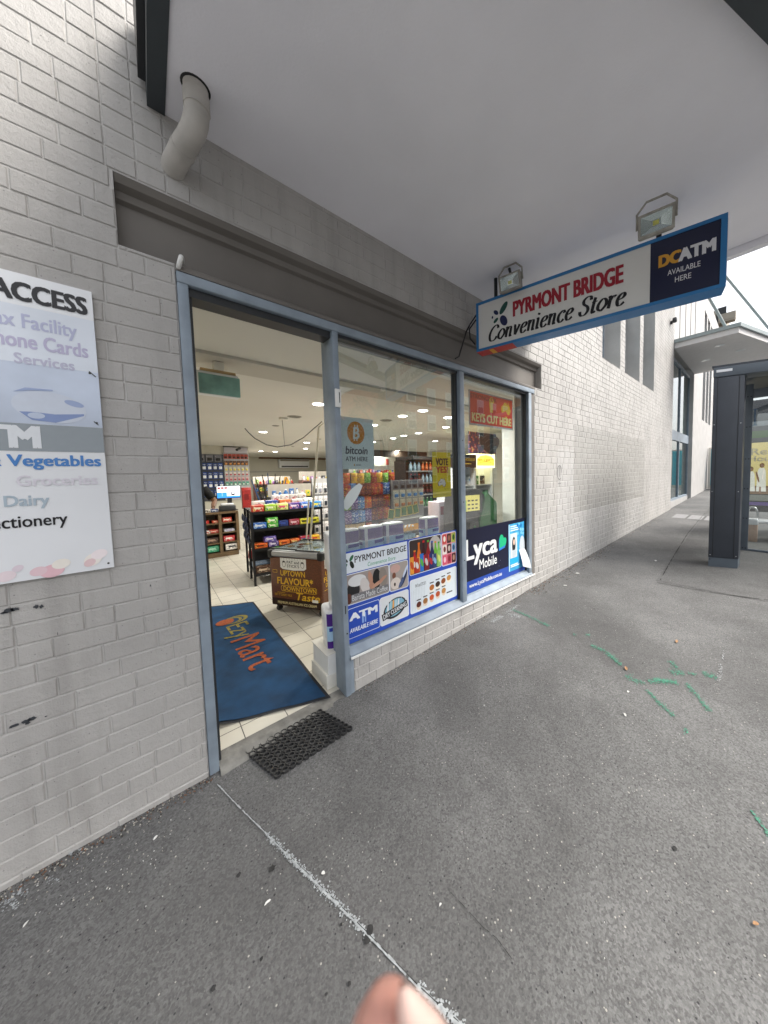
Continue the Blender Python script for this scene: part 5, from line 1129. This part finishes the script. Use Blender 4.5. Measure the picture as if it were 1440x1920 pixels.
b.rect(0, 0, .405, .24, sw, 0); b.rect(0, 0, .405, .035, sb, .0004); b.rect(0, .035, .17, .115, sb, .0004); b.rect(.085, .035, .088, .115, sw, .0007)
for k in range(3): b.rect(.01+.06*k, .185, .06+.06*k, .225, sr, .0005)
b.rect(.245, .045, .31, .12, sk, .0005); b.ell(.278, .095, .018, .02, sw, .0008); b.rect(.31, .17, .37, .19, mat('screen_green', '6fbf4a', .3, 0, .05, 5, es=.8), .0005)
b.build('screen', t)
item('card_reader_stand', 'stand', 'red cardboard display stand beside the till screen', (1.55, 5.7, .9142), (.17, .1, .46), ['a82a28', '7a1a1c', 'c8443a'], None)
b = MB(); b.rbox(1.02, 5.44, .9142, 1.30, 5.60, 1.03, M_dark, .02); b.rbox(1.05, 5.46, 1.0302, 1.27, 5.58, 1.07, W_, .01); b.build('receipt_printer', None, 'dark receipt printer with a white top on the counter before the till screen', 'printer')
for k, (x, c, n) in enumerate(((.80, ['d8d4cc', '5a5048', 'b0a89c'], 'pale crumpled pack'), (.93, ['28406f', 'd0d4dc', '162040'], 'navy and white pack'))): item('counter_pack', 'packet', n+' on the counter under the cashier', (x, 5.5, .9142), (.13, .11, .06), c, None)

def skin(name, joints, edges, m, parent, root=0, sub=2):
    me = bpy.data.meshes.new(name); me.from_pydata([j[:3] for j in joints], edges, []); o = bpy.data.objects.new(name, me); COL.objects.link(o)
    md = o.modifiers.new('Skin', 'SKIN'); md.use_smooth_shade = True
    sv = me.skin_vertices
    if not sv: me.attributes.new('x', 'FLOAT', 'POINT')
    return o, md
def limb(b, pts, rs, m, n=14): b.tube(pts, rs, m, n)
PE = thing('person', 'cashier in a black T-shirt leaning over the counter behind the door jamb', 'person', (.62, 6.42, 0))
M_sk = mat('brown_skin', (.20, .105, .065), .5, 0, .1, 30); M_tee = mat('black_tshirt', (.008, .008, .009), .85, 0, .2, 20, .2, 60); M_jean = mat('dark_trousers', (.02, .022, .03), .85, 0, .2, 20)
bp_ = bmesh.new()
b = MB()                                                    # one body: torso, neck, head, both arms and legs
hipz = .92; hip = Vector((.60, 6.45, hipz)); sho = Vector((.70, 6.18, 1.36))
b.tube([hip+Vector((0, 0, -.05)), hip+Vector((.01, -.02, .08)), (.64, 6.36, 1.12), (.67, 6.27, 1.26), sho, (.715, 6.13, 1.42), (.71, 6.10, 1.47)], [.13, .155, .15, .165, .16, .085, .055], M_sk, 18)
b.tube([(.71, 6.10, 1.44), (.71, 6.06, 1.50), (.70, 6.03, 1.56), (.69, 6.01, 1.63), (.69, 6.02, 1.70), (.69, 6.04, 1.725)], [.052, .07, .092, .098, .075, .02], M_sk, 16)
for s_, el, ha in ((1, (1.02, 6.08, 1.10), (.93, 5.62, 1.0)), (-1, (.42, 6.05, 1.10), (.60, 5.68, .98))):
    a0 = Vector((.70+.17*s_, 6.19, 1.37)); b.tube([a0, Vector(el), Vector(el)*.5+Vector(ha)*.5, ha], [.068, .05, .046, .034], M_sk, 12)
    for f in range(5): d = Vector(((f-2)*.016*s_, -.07-.02*(2-abs(f-2)), -.035)); b.tube([ha, Vector(ha)+d*.6, Vector(ha)+d+Vector((0, -.01, -.02))], [.016, .010, .007], M_sk, 8)
for s_ in (-1, 1): b.tube([hip+Vector((.09*s_, 0, 0)), (.60+.10*s_, 6.42, .50), (.60+.11*s_, 6.47, .09), (.60+.11*s_, 6.40, .03), (.60+.12*s_, 6.27, .03)], [.095, .065, .045, .04, .035], M_sk, 12)
b.build('body', PE)
b = MB(); b.tube([hip+Vector((0, 0, -.02)), hip+Vector((.01, -.02, .08)), (.64, 6.36, 1.12), (.67, 6.27, 1.26), sho, (.712, 6.135, 1.415)], [.165, .17, .165, .18, .175, .09], M_tee, 18)
for s_, el in ((1, (1.02, 6.08, 1.10)), (-1, (.42, 6.05, 1.10))): a0 = Vector((.70+.15*s_, 6.19, 1.38)); b.tube([a0, a0*.55+Vector(el)*.45, a0*.2+Vector(el)*.8], [.085, .08, .078], M_tee, 12)
b.build('t_shirt', PE)
b = MB(); b.tube([hip+Vector((0, 0, .10)), hip, hip+Vector((0, 0, -.1))], [.172, .175, .16], M_jean, 16)
for s_ in (-1, 1): b.tube([hip+Vector((.09*s_, 0, 0)), (.60+.10*s_, 6.42, .50), (.60+.11*s_, 6.47, .10)], [.105, .08, .07], M_jean, 12)
b.build('trousers', PE)
b = MB(); b.tube([(.69, 6.07, 1.60), (.69, 6.06, 1.66), (.69, 6.05, 1.72), (.69, 6.05, 1.75)], [.085, .103, .08, .02], M_black, 14); b.build('hair', PE)

# ---- wall of hanging accessories behind the counter
b = MB(); b.box(1.0, 9.47, .9, 1.735, 9.518, 2.33, mat('dark_pegboard', (.05, .055, .07), .6, 0, .1)); b.build('pegboard', None, 'dark pegboard of blue packs behind the counter', 'pegboard')
b = MB(); b.box(1.745, 9.47, .9, 2.43, 9.518, 2.38, mat('grey_pegboard', (.45, .45, .48), .6, 0, .1)); b.rbox(1.76, 9.40, 2.385, 2.40, 9.515, 2.57, mat('pale_lilac_board', (.48, .46, .52), .5, 0, .03), .006); b.build('pegboard', None, 'pale grey pegboard of small packs beside the dark one', 'pegboard')
ROW = ['top', 'second', 'third', 'fourth', 'fifth', 'bottom']
for r in range(4):
    for k in range(5): item('accessory_pack', 'packet', 'blue accessory pack, %s row of the dark pegboard, %s' % (ROW[r], PLACE[k]), (1.10+k*.137, 9.44, 1.85-r*.272), (.118, .02, .215), [['1d3f86', 'e8ecf2', '2a56a8'], ['18356f', 'd8dde6', '27509a']][(r+k) % 2], 'blue packs on the dark pegboard', 0, 40, .004, 'blister')
for k in range(3): item('accessory_pack', 'packet', 'grey and black mount pack atop the dark pegboard, %s' % PLACE[k], (1.17+k*.215, 9.44, 2.11), (.18, .02, .21), ['6a6a72', '17171a', '9a9aa2'], 'mount packs above the blue packs', 0, 40, .004, 'blister')
for r, (z, h, c, n) in enumerate(((2.20, .15, ['a8402a', '2a1a18', 'e0a06a'], 'red and black'), (2.00, .14, ['4a2a1c', 'c88a4a', '1c1210'], 'brown and tan'))):
    for k in range(6): item('accessory_pack', 'packet', '%s pack on the pale pegboard, %s' % (n, PLACE[k]), (1.80+k*.112, 9.44, z), (.10, .02, h), c, n+' packs on the pale pegboard', 0, 40, .004, 'blister')
for r in range(4):
    for k in range(6): item('accessory_pack', 'packet', 'small %s pack, %s row low on the pale pegboard, %s' % (['cream', 'white', 'pink striped', 'green'][r], ROW[r], PLACE[k]), (1.80+k*.112, 9.44, 1.82-r*.155), (.08, .02, .12), [['cfc8b8', 'e0d24a', '8f8a80'], ['dcd8d4', 'b8505a', 'efece8'], ['d8b8b8', 'b03a48', 'f0e8e6'], ['3f9a80', 'd8e8e0', '2a6a58']][r], 'small packs on the pale pegboard', 0, 40, .004, 'blister')

# ---- umbrellas and sticks in a bin, yellow sign, back shelves, air conditioner
UB = MB(); UB.lathe([(.0, 0), (.16, 0), (.20, .75), (.19, .75), (.15, .02)], M_dark, 16, (2.40, 7.0, 0)); UB.build('umbrella_bin', None, 'dark bin holding black sticks behind the gondola', 'bin')
for k in range(7):
    a = -.9+k*.28; b = MB(); p = Vector((2.40+.03*a, 7.0, .05)); q = p+Vector((math.sin(a)*.55, .1*(k % 2), 1.68-abs(a)*.2)); b.tube([p, p*.45+q*.55, q*.97+p*.03, q], [.008, .028, .012, .006], M_black if k % 3 else mat('steel_blue_cloth', (.03, .06, .14), .7), 8)
    b.build('umbrella', None, 'dark furled umbrella fanning out of the bin, %s' % PLACE[k], 'umbrella', 'umbrellas in the bin')
b = MB(); b.prism([(2.70, 1.27), (2.90, 1.27), (2.84, 1.58), (2.80, 1.60), (2.76, 1.58)], 7.0, 7.02, mat('amber_board', 'dca02a', .5, 0, .1), 'y'); b.box(2.77, 6.998, 1.36, 2.83, 6.9995, 1.42, I('b03a2a')); b.box(2.78, 7.0, 0, 2.82, 7.03, 1.269, M_dark); b.build('caution_sign', None, 'amber caution board on a post beside the umbrellas', 'sign')
M_shp = mat('dusty_red_shelf', (.25, .12, .11), .5, 0, .1); M_shb = mat('shelf_back_cream', (.5, .47, .42), .7, 0, .06)
def shelving(name, label, x0, x1, y, zs, d, edge, items, gname, seed):
    t = thing(name, label, 'shelf unit', (x0, y, 0)); rr = random.Random(seed)
    b = MB(); b.box(x0, y+d, 0, x1, y+d+.02, zs[-1]+.3, M_shb); b.build('back_panel', t)
    for z in zs: b = MB(); b.box(x0, y, z-.025, x1, y+d-.001, z, edge); b.build('shelf', t)
    for x in (x0-.02, x1): b = MB(); b.box(x, y, 0, x+.02, y+d, zs[-1]+.02, edge); b.build('side', t)
    pal = [['2f6ab0', 'e6e8ee', '8fb0d8'], ['d8d8d6', '3a5aa0', 'f0f0ee'], ['7fae3a', 'e8f0c0', '3f7a2a'], ['c0392f', 'f0d8c8', '7a1f1a'], ['e0c83a', '3f8a3a', 'f2e8b0'], ['2a2a30', 'b0b0b8', '505058'], ['e8e6e2', 'c04a5a', 'd0ccc8'], ['8a5aa0', 'e6dcec', '5a3a70']]
    cn = ['blue', 'white', 'green', 'red', 'yellow', 'black', 'white and pink', 'purple']
    for zi, z in enumerate(zs):
        if z < items: continue
        n = int((x1-x0)/.115); 
        for k in range(n):
            c = rr.randrange(8); w_ = rr.uniform(.07, .10); h = rr.uniform(.13, .20)
            item('grocery', 'grocery', '%s %s, %s level of the %s, place %d from left' % (cn[c], 'bottle' if (zi+k) % 3 else 'carton', ['lowest', 'second', 'third', 'fourth', 'fifth', 'sixth'][zi], gname, k+1), (x0+.06+k*(x1-x0-.1)/max(1, n-1), y+.09, z+.0008), (w_, .09, h), pal[c], 'groceries on the '+gname, 0, 45, .004, 'bottle' if (zi+k) % 3 else 'box')
shelving('grocery_shelf', 'red edged grocery shelf unit right of the umbrellas', 3.62, 4.75, 8.0, [.3, .6, .9, 1.19, 1.46], .35, M_shp, .85, 'red edged shelf', 21)
shelving('grocery_shelf', 'cream backed grocery shelf unit below the air conditioner', 3.0, 4.4, 11.2, [.4, .75, 1.05, 1.33], .4, mat('dark_red_shelf', (.16, .06, .05), .5), .7, 'far shelf', 22)
shelving('grocery_shelf', 'low dark grocery shelf unit standing between the gondola and the umbrellas', 2.0, 3.35, 5.4, [.35, .62, .88, 1.12], .35, M_dark, .6, 'low dark shelf', 23)
shelving('grocery_shelf', 'dark grocery shelf unit deep in the shop left of the far door', 5.0, 6.9, 7.2, [.4, .75, 1.05, 1.35, 1.62], .35, M_dark, .7, 'deep dark shelf', 24)
AC = thing('air_conditioner', 'long white air conditioner high on the back wall', 'air conditioner', (5.6, 14.6, 2.05))
b = MB(); b.rbox(4.86, 14.5, 2.05, 6.36, 14.795, 2.50, W_, .04); b.build('casing', AC); b = MB(); b.box(4.95, 14.49, 2.10, 6.27, 14.4985, 2.16, M_dark); b.box(4.9, 14.495, 2.40, 6.32, 14.4988, 2.47, mat('ac_grey_grille', (.3, .28, .24), .6)); b.build('louvre', AC)  # warm grey grille strip across the casing front
b = MB(); b.box(4.0, 14.7, 2.515, 9.4, 14.799, 2.598, mat('brown_trim', (.16, .09, .05), .6)); b.box(2.46, 14.76, 1.86, 9.4, 14.799, 1.89, mat('grey_trim', (.3, .3, .3), .6)); b.build('wall_trim', BLD)
b = MB(); b.box(6.6, 8.6, 2.34, 9.49, 8.75, 2.5985, mat('dark_beam', (.05, .035, .025), .6, 0, .2)); b.build('ceiling_beam', BLD)
b = MB(); b.box(7.0, 9.8, 0, 9.49, 9.9, 2.599, M_wallin); b.box(7.9, 9.785, 0, 8.65, 9.799, 2.0, mat('grey_door_frame', (.38, .37, .36), .6)); b.box(7.96, 9.778, 0, 8.59, 9.784, 1.94, M_white); b.build('interior_wall', BLD)
b = MB(); b.box(8.05, 9.77, 2.05, 8.17, 9.798, 2.32, mat('red_notice', (.4, .06, .05), .6)); b.build('wall_notice', None, 'small red notice on the cream wall above the inner door', 'notice')

# ---- long white pole propped behind the freezer
b = MB(); b.tube([(1.535, 1.50, 2.20), (1.50, 1.56, 2.16), (1.60, 2.25, .70), (1.64, 2.55, .02)], [.004, .013, .013, .013], mat('cream_pole', (.62, .58, .48), .5, 0, .08), 8); b.box(1.50, 2.52, .0, 1.78, 2.58, .04, M_dark); b.build('broom', None, 'long cream broom handle leaning by the post behind the freezer', 'broom')
b = MB(); b.tube([(1.70, 2.50, 1.25), (1.63, 2.66, .03)], .012, mat('cream_pole', (.62, .58, .48)), 8); b.box(1.52, 2.63, 0, 1.74, 2.69, .04, M_dark); b.build('broom', None, 'shorter cream broom handle behind the long one', 'broom')

# ---- rack of white striped packets right of the gondola
def rack(name, label, x0, x1, y, z0, z1, m): 
    t = thing(name, label, 'rack', ((x0+x1)/2, y, 0)); b = MB(); b.box(x0, y, z0, x1, y+.02, z1, m)
    b.build('back_panel', t); b = MB(); b.box(x0, y-.02, 0, x0+.03, y+.3, .05, M_dark); b.box(x1-.03, y-.02, 0, x1, y+.3, .05, M_dark); b.box(x0, y+.021, .0501, x0+.03, y+.05, z1, M_dark); b.box(x1-.03, y+.021, .0501, x1, y+.05, z1, M_dark); b.build('foot_frame', t); return t
rack('wire_rack', 'pale rack of white striped stationery packets right of the gondola', 2.05, 2.75, 3.25, .35, 1.55, mat('pale_slatwall', (.42, .42, .42), .6, 0, .1))
for r in range(5):
    for k in range(8): item('stationery_pack', 'packet', 'white striped packet, %s row of the pale rack, %s' % (ROW[r], PLACE[k]), (2.09+k*.088, 3.22, 1.28-r*.225), (.07, .02, .19), [['dcdcdc', '30343c', 'b03a44'], ['e6e4e2', '8a8a92', '3a3a40']][k % 2], 'white striped packets on the pale rack', 0, 60, .004, 'blister')

# ---- snack bag rack, notebooks, water, seen through the left pane
rack('snack_rack', 'rack of coloured snack bags standing behind the left pane', 1.98, 2.86, 2.06, .55, 1.62, M_dark)
BG = {'red': ['a81c20', 'e8b03a', '6f1014'], 'orange': ['d8561f', 'f2c04a', 'a83a14'], 'yellow': ['e8b62a', 'c83a22', 'f4e08a'], 'blue': ['2458a8', 'dfe6f0', '6f9ad8'], 'light blue': ['4f86c8', 'e8eef4', '2f4f90'], 'purple': ['5a3a86', 'd8c8e0', '8a6ab0'], 'maroon': ['6f1418', 'd8852a', '3a0a0c'], 'green': ['6fae2f', 'e8f0b0', '3f7a20'], 'tan': ['c8a56a', '4a2a1c', 'e8d8b0'], 'dark': ['2a1c1a', 'b05a2a', '120c0c']}
rows_ = [(1.47, ['orange', 'yellow', 'yellow', 'green', 'red', 'yellow', 'green', 'red'], .15), (1.29, ['red', 'light blue', 'maroon', 'maroon', 'red', 'red', 'blue', 'blue'], .165), (1.10, ['green', 'purple', 'light blue', 'orange', 'maroon', 'maroon', 'red', 'yellow'], .17), (.91, ['purple', 'blue', 'light blue', 'purple', 'maroon', 'red', 'orange', 'purple'], .17), (.72, ['tan', 'tan', 'tan', 'red', 'dark', 'dark', 'green', 'green'], .17)]
for r, (z, cs, h) in enumerate(rows_):
    for k, c in enumerate(cs):
        for q in range(2 if r in (1, 2, 3) else 1):
            item('snack_bag', 'snack bag', '%s %s snack bag, %s row of the snack rack, %s' % ('rear' if q else 'front', c, ROW[r], PLACE[k]), (2.035+k*.108+rt.uniform(-.006, .006), 2.0-.045+.05*q, z+rt.uniform(-.006, .006)+.012*q), (.112, .05, h), BG[c], 'bags on the snack rack', rt.uniform(-.15, .15), 34, .004, 'bag')
rack('notebook_rack', 'low grey rack with white packs and green cards behind the left pane', 2.72, 3.36, 1.86, .78, 1.50, mat('grey_slatwall', (.35, .35, .36), .6, 0, .1))
for r in range(3):
    for k in range(5): item('craft_pack', 'packet', '%s pack, %s row above the green cards, %s' % (['grey and black', 'white and blue', 'cream'][r], ROW[r], PLACE[k]), (2.78+k*.125, 1.83, 1.36-r*.14), (.10, .02, .125), [['6a6f7a', '22242c', 'c0c4cc'], ['dcd8ca', '3f7ab8', 'b07a4a'], ['e0d8c4', 'c8824a', '8a9a5a']][r], 'packs on the grey rack', 0, 50, .004, 'blister')
for k in range(5):
    q = Vector((2.60+k*.125, 1.74, .925+.01*k)); b = MB(); b.M = Matrix.Translation(q) @ Matrix.Rotation(.12*(2-k)*.8, 4, 'Y'); b.box(-.055, -.003, 0, .055, .003, .15, I('d8c86a')); b.box(-.044, -.0042, .012, .044, -.0031, .138, I('3f5a2a')); b.box(-.034, -.0054, .022, .034, -.0043, .128, I('4a7a3f')); b.build('framed_card', None, 'green card with a yellow border in the fanned row, %s' % PLACE[k], 'card', 'green cards fanned behind the left pane')
b = MB(); b.box(2.5, 1.70, .90, 3.2, 1.79, .92, M_steel); b.box(2.5, 1.75, 0, 2.53, 1.78, .899, M_dark); b.box(3.17, 1.75, 0, 3.2, 1.78, .899, M_dark); b.build('card_ledge', None, 'narrow steel ledge holding the green cards', 'shelf')
for k in range(6):
    b = MB(); b.lathe([(0, 0), (.034, 0), (.034, .15), (.012, .20), (.012, .215)], M_clear, 12, (2.62+.07*(k % 3), 1.42+.075*(k//3), .62)); b.lathe([(.0345, .06), (.0345, .11)], I('8fb0c8'), 12, (2.62+.07*(k % 3), 1.42+.075*(k//3), .62)); b.lathe([(.014, .215), (.014, .235), (0, .235)], W_, 10, (2.62+.07*(k % 3), 1.42+.075*(k//3), .62)); b.build('water_bottle', None, 'clear water bottle in the %s row of the pack, %s' % (['front', 'back'][k//3], ['left', 'middle', 'right'][k % 3]), 'bottle', 'water bottles behind the left pane')
b = MB(); b.box(2.5, 1.3, .58, 3.3, 1.6, .6195, mat('grey_table', (.3, .3, .3), .5, 0, .1)); b.box(2.5, 1.3, 0, 2.53, 1.6, .579, M_dark); b.box(3.27, 1.3, 0, 3.3, 1.6, .579, M_dark); b.build('low_table', None, 'low grey table under the water bottles behind the left pane', 'table')
item('flyer_stack', 'papers', 'stack of brown printed flyers on the low table', (3.0, 1.42, .6198), (.30, .2, .03), ['a58a6a', '5a4030', 'd8ccb8'])

# ---- dark open cooler of drinks
CF = thing('drinks_cooler', 'dark open drinks cooler with grey shelves behind the yellow poster', 'cooler', (5.2, 4.2, 0))
b = MB(); b.box(4.95, 4.75, 0, 6.5, 4.80, 2.05, M_black); b.box(4.90, 4.35, 0, 4.949, 4.80, 1.95, M_black); b.box(6.5, 4.1, 0, 6.55, 4.80, 2.05, M_dark); b.box(4.95, 4.1, 0, 6.4999, 4.7499, .14, M_dark); b.box(4.95, 4.05, 1.97, 6.4999, 4.7499, 2.05, M_dark); b.build('cabinet', CF)
for z in (.42, .72, 1.05, 1.36, 1.68): b = MB(); b.box(4.951, 4.12, z-.03, 6.499, 4.749, z, mat('cooler_shelf', (.20, .205, .21), .4, .2)); b.build('shelf', CF)
for r, z in enumerate((1.05, 1.36, 1.68, .72)):
    for k in range(11): c = [['1f7a2f', 'd8e8c8', '0f4a1a'], ['2a1c1c', 'c8302a', '120a0a'], ['8fa8b8', '2a4a80', 'd8e0e6'], ['c8581f', 'f0d8a0', '8a3a10']][(r+k//3) % 4]; item('drink_bottle', 'bottle', '%s drink bottle on the %s cooler shelf, number %d from the left' % ({'1f7a2f': 'green', '2a1c1c': 'cola brown', '8fa8b8': 'clear', 'c8581f': 'orange'}[c[0]], ['third', 'second', 'top', 'fourth'][r], k+1), (5.02+k*.138, 4.24, z+.0008), (.085, .085, .24), c, 'bottles in the drinks cooler', 0, 50, .004, 'bottle')

# ---- cash machine, arcade cabinet and stand behind the right pane
AM = thing('cash_machine', 'green and charcoal cash machine with a yellow screen behind the right pane', 'ATM', (3.95, 1.3, 0))
M_grn = mat('machine_green', (.02, .13, .035), .35, 0, .1); M_chm = mat('machine_charcoal', (.045, .048, .055), .4, 0, .1)
b = MB(); b.M = Matrix.Translation((3.72, 1.30, 0)) @ Matrix.Rotation(-.12, 4, 'Z')
b.prism([(0, 0), (.52, 0), (.52, 1.20), (.34, 1.32), (.06, 1.32), (.0, .92)], .02, .52, M_chm, 'y'); b.build('body', AM)
b = MB(); b.M = Matrix.Translation((3.72, 1.30, 0)) @ Matrix.Rotation(-.12, 4, 'Z'); b.prism([(.25, 0), (.5, 0), (.76, 0), (.76, 1.06), (.52, 1.26), (.36, .80)], -.03, .018, M_grn, 'y'); b.prism([(.53, 0), (.76, 0), (.76, 1.05), (.53, 1.25)], .019, .52, M_grn, 'y'); b.build('side_panel', AM)
b = MB(); b.M = Matrix.Translation((3.72, 1.30, 0)) @ Matrix.Rotation(-.12, 4, 'Z'); b.rbox(-.10, -.02, .92, .42, .018, 1.31, M_chm, .02); b.build('bezel', AM)
b = MB(); b.M = Matrix.Translation((3.72, 1.30, 0)) @ Matrix.Rotation(-.12, 4, 'Z') @ panel((-.05, -.0215, .96), (1, 0, 0), (0, 0, 1)); sy = mat('screen_yellow', 'c8bc6a', .3, 0, .05, 5, es=.5); b.rect(0, 0, .40, .26, sy, .0); b.rect(0, .0, .10, .18, mat('screen_lime', '6fae3a', .3, 0, .1, 5, es=.4), .0006)
for k in range(9): b.rrect(.13+.085*(k % 3), .03+.065*(k//3), .185+.085*(k % 3), .055+.065*(k//3), .004, sk, .0008)
b.build('screen', AM)
b = MB(); b.M = Matrix.Translation((3.72, 1.30, 0)) @ Matrix.Rotation(-.12, 4, 'Z'); b.rbox(.10, -.05, .60, .30, .019, .78, M_dark, .01); b.cyl((.2, -.06, .70), (.2, -.05, .70), .02, M_grn, 12); b.build('card_slot', AM)
VM = thing('display_fridge', 'white lit display cabinet with a curved yellow header behind the cash machine', 'cabinet', (5.2, 2.4, 0))
b = MB(); b.box(4.75, 2.95, 0, 6.1, 3.0, 1.70, W_); b.box(4.75, 2.42, 0, 4.80, 2.95, 1.70, W_); b.box(5.38, 2.42, 0, 5.44, 2.949, 1.70, W_); b.box(6.05, 2.42, 0, 6.1, 2.95, 1.70, W_); b.box(4.80, 2.42, 0, 6.049, 2.949, .12, W_); b.build('cabinet', VM)
for z in (.6, .95, 1.3): b = MB(); b.box(4.801, 2.45, z, 6.049, 2.948, z+.02, W_); b.build('shelf', VM)
b = MB(); b.box(4.75, 2.38, 1.70, 5.40, 2.999, 1.99, M_black); b.M = wallpanel(4.78, 1.73, 2.379); b.text('CONNOISSEUR', .06, .12, .58, .18, I('d8b84a'), .001, .02); b.rect(.2, .05, .45, .07, I('d8b84a'), .001); b.build('header', VM)
b = MB(); lit = mat('lit_yellow_header', 'f0cf4a', .4, 0, .05, 6, es=1.6); lit2 = mat('lit_cream_header', 'f4e7b0', .4, 0, .05, 6, es=1.6)
b.box(5.401, 2.38, 1.70, 6.10, 2.998, 2.02, lit2); b.M = wallpanel(5.401, 1.70, 2.379); b.poly([(.03, .05), (.67, .05), (.67, .20), (.55, .265), (.35, .29), (.15, .265), (.03, .20)], lit, .0006); b.text("BEN & JERRY'S", .07, .13, .63, .21, I('a8741c'), .0012, .04); b.line([(.05, .10), (.2, .13), (.35, .14), (.5, .13), (.65, .10)], .012, I('c8862a'), .0012); b.build('header', VM)
for k in range(10): x = 4.90+(k % 5)*.115+(.62 if k > 4 else 0); item('cabinet_pack', 'packet', 'pack in the lit white cabinet, %s bay, %s' % (['left', 'right'][k//5], PLACE[k % 5]), (x, 2.58, [1.3208, .9708][k % 2]), (.09, .08, .20), [['2f8a4a', 'e0e8d8', '1c5a2a'], ['d8dce0', '6a8ab0', 'f0f0f0'], ['3a2a22', 'c8b0a0', '1a1210']][k % 3], 'packs in the lit cabinet', 0, 45)
b = MB(); b.box(5.55, 2.7, 2.05, 6.6, 2.73, 2.56, print_mat('toy_print', ['3a2f5a', 'b8405a', 'd8c06a', '2f5a9a', '8a6ab0'], 14)); b.box(6.2, 2.731, 0, 6.25, 2.76, 2.3, M_dark); b.build('poster_board', None, 'crowded colourful poster board above the lit white cabinet', 'poster board')
b = MB(); b.rbox(3.76, 1.9, .0, 4.05, 2.2, 1.08, mat('lilac_carton', (.42, .36, .40), .6, 0, .1), .01); b.rbox(3.79, 1.898, .85, 4.02, 1.8995, 1.0, I('8a3a4a'), .001); b.build('display_carton', None, 'tall pale lilac carton under the yellow poster', 'carton')
b = MB(); b.prism([(3.20, .6), (3.62, .6), (3.62, 1.18), (3.50, 1.45), (3.40, 1.40), (3.48, 1.15), (3.20, 1.13)], 2.2, 2.6, mat('orange_yellow_board', 'dc9a22', .4, 0, .1), 'y'); b.box(3.25, 2.3, 0, 3.55, 2.5, .599, M_dark); b.build('display_stand', None, 'orange cardboard display stand right of the yellow poster', 'stand')

# ---- paper towel packs stacked on the ledge
M_roll = mat('paper_towel_wrap', (.74, .75, .78), .35, 0, .05, 30, .2, 40, coat=.3); M_purp = mat('purple_label', '47207f', .35, 0, .1, 12); M_lb = mat('pale_blue_label', 'a9cbe6', .35, 0, .05)
b = MB(); W2, D2, HP = .112, .056, .292
prof = [(W2*math.copysign(abs(math.cos(a))**.55, math.cos(a)), D2*math.copysign(abs(math.sin(a))**.6, math.sin(a))) for a in [2*math.pi*k/32 for k in range(32)]]
lev = [(.93, 0), (1, .008), (1.0, HP-.014), (.95, HP-.003), (.72, HP), (.4, HP-.010), (.0, HP-.012)]
b.add([(x*s_, y*s_, z) for s_, z in lev for x, y in prof], [(i*32+k, i*32+(k+1) % 32, (i+1)*32+(k+1) % 32, (i+1)*32+k) for i in range(len(lev)-1) for k in range(32)], M_roll, True)
def wrap(k0, k1, z0, z1, m, g=1.006): pr = [prof[k % 32] for k in range(k0, k1+1)]; n = len(pr); b.add([(x*g, y*g, z*HP) for z in (z0, z1) for x, y in pr], [(k, k+1, n+k+1, n+k) for k in range(n-1)], m, True)
for k0, k1 in ((12, 20), (22, 31)):                           # printed strips: purple head and foot, pale middle with a blue oval
    wrap(k0, k1, .62, .95, M_purp); wrap(k0, k1, .03, .22, M_purp); wrap(k0, k1, .222, .618, M_lb, 1.005); wrap(k0+2, k1-2, .48, .58, I('2b3f9f'), 1.009)
tp = b.build('paper_towel_pack', None, 'x', 'paper towels', 'paper towel packs on the window ledge')
first = True
for c, (x, y, rz, nm) in enumerate(((.996, .300, 1.35, 'at the door end'), (1.175, .352, -.1, 'second from the door end'), (1.41, .345, .06, 'third from the door end'), (1.64, .35, -.05, 'fourth from the door end'), (2.12, .36, 0, 'apart by the middle mullion'))):
    for l in range(3):
        lab = 'white and purple paper towel pack, %s of the stack %s' % (['bottom', 'middle', 'top'][l], nm); loc = (x+([0, .062, .045][l] if c == 0 else .004*((l*7+c) % 3)), y, .2625+l*.2925)
        if first: tp.location = loc; tp.rotation_euler = (0, 0, rz); tp['label'] = lab; first = False
        else: dup(tp, loc, rz, lab)
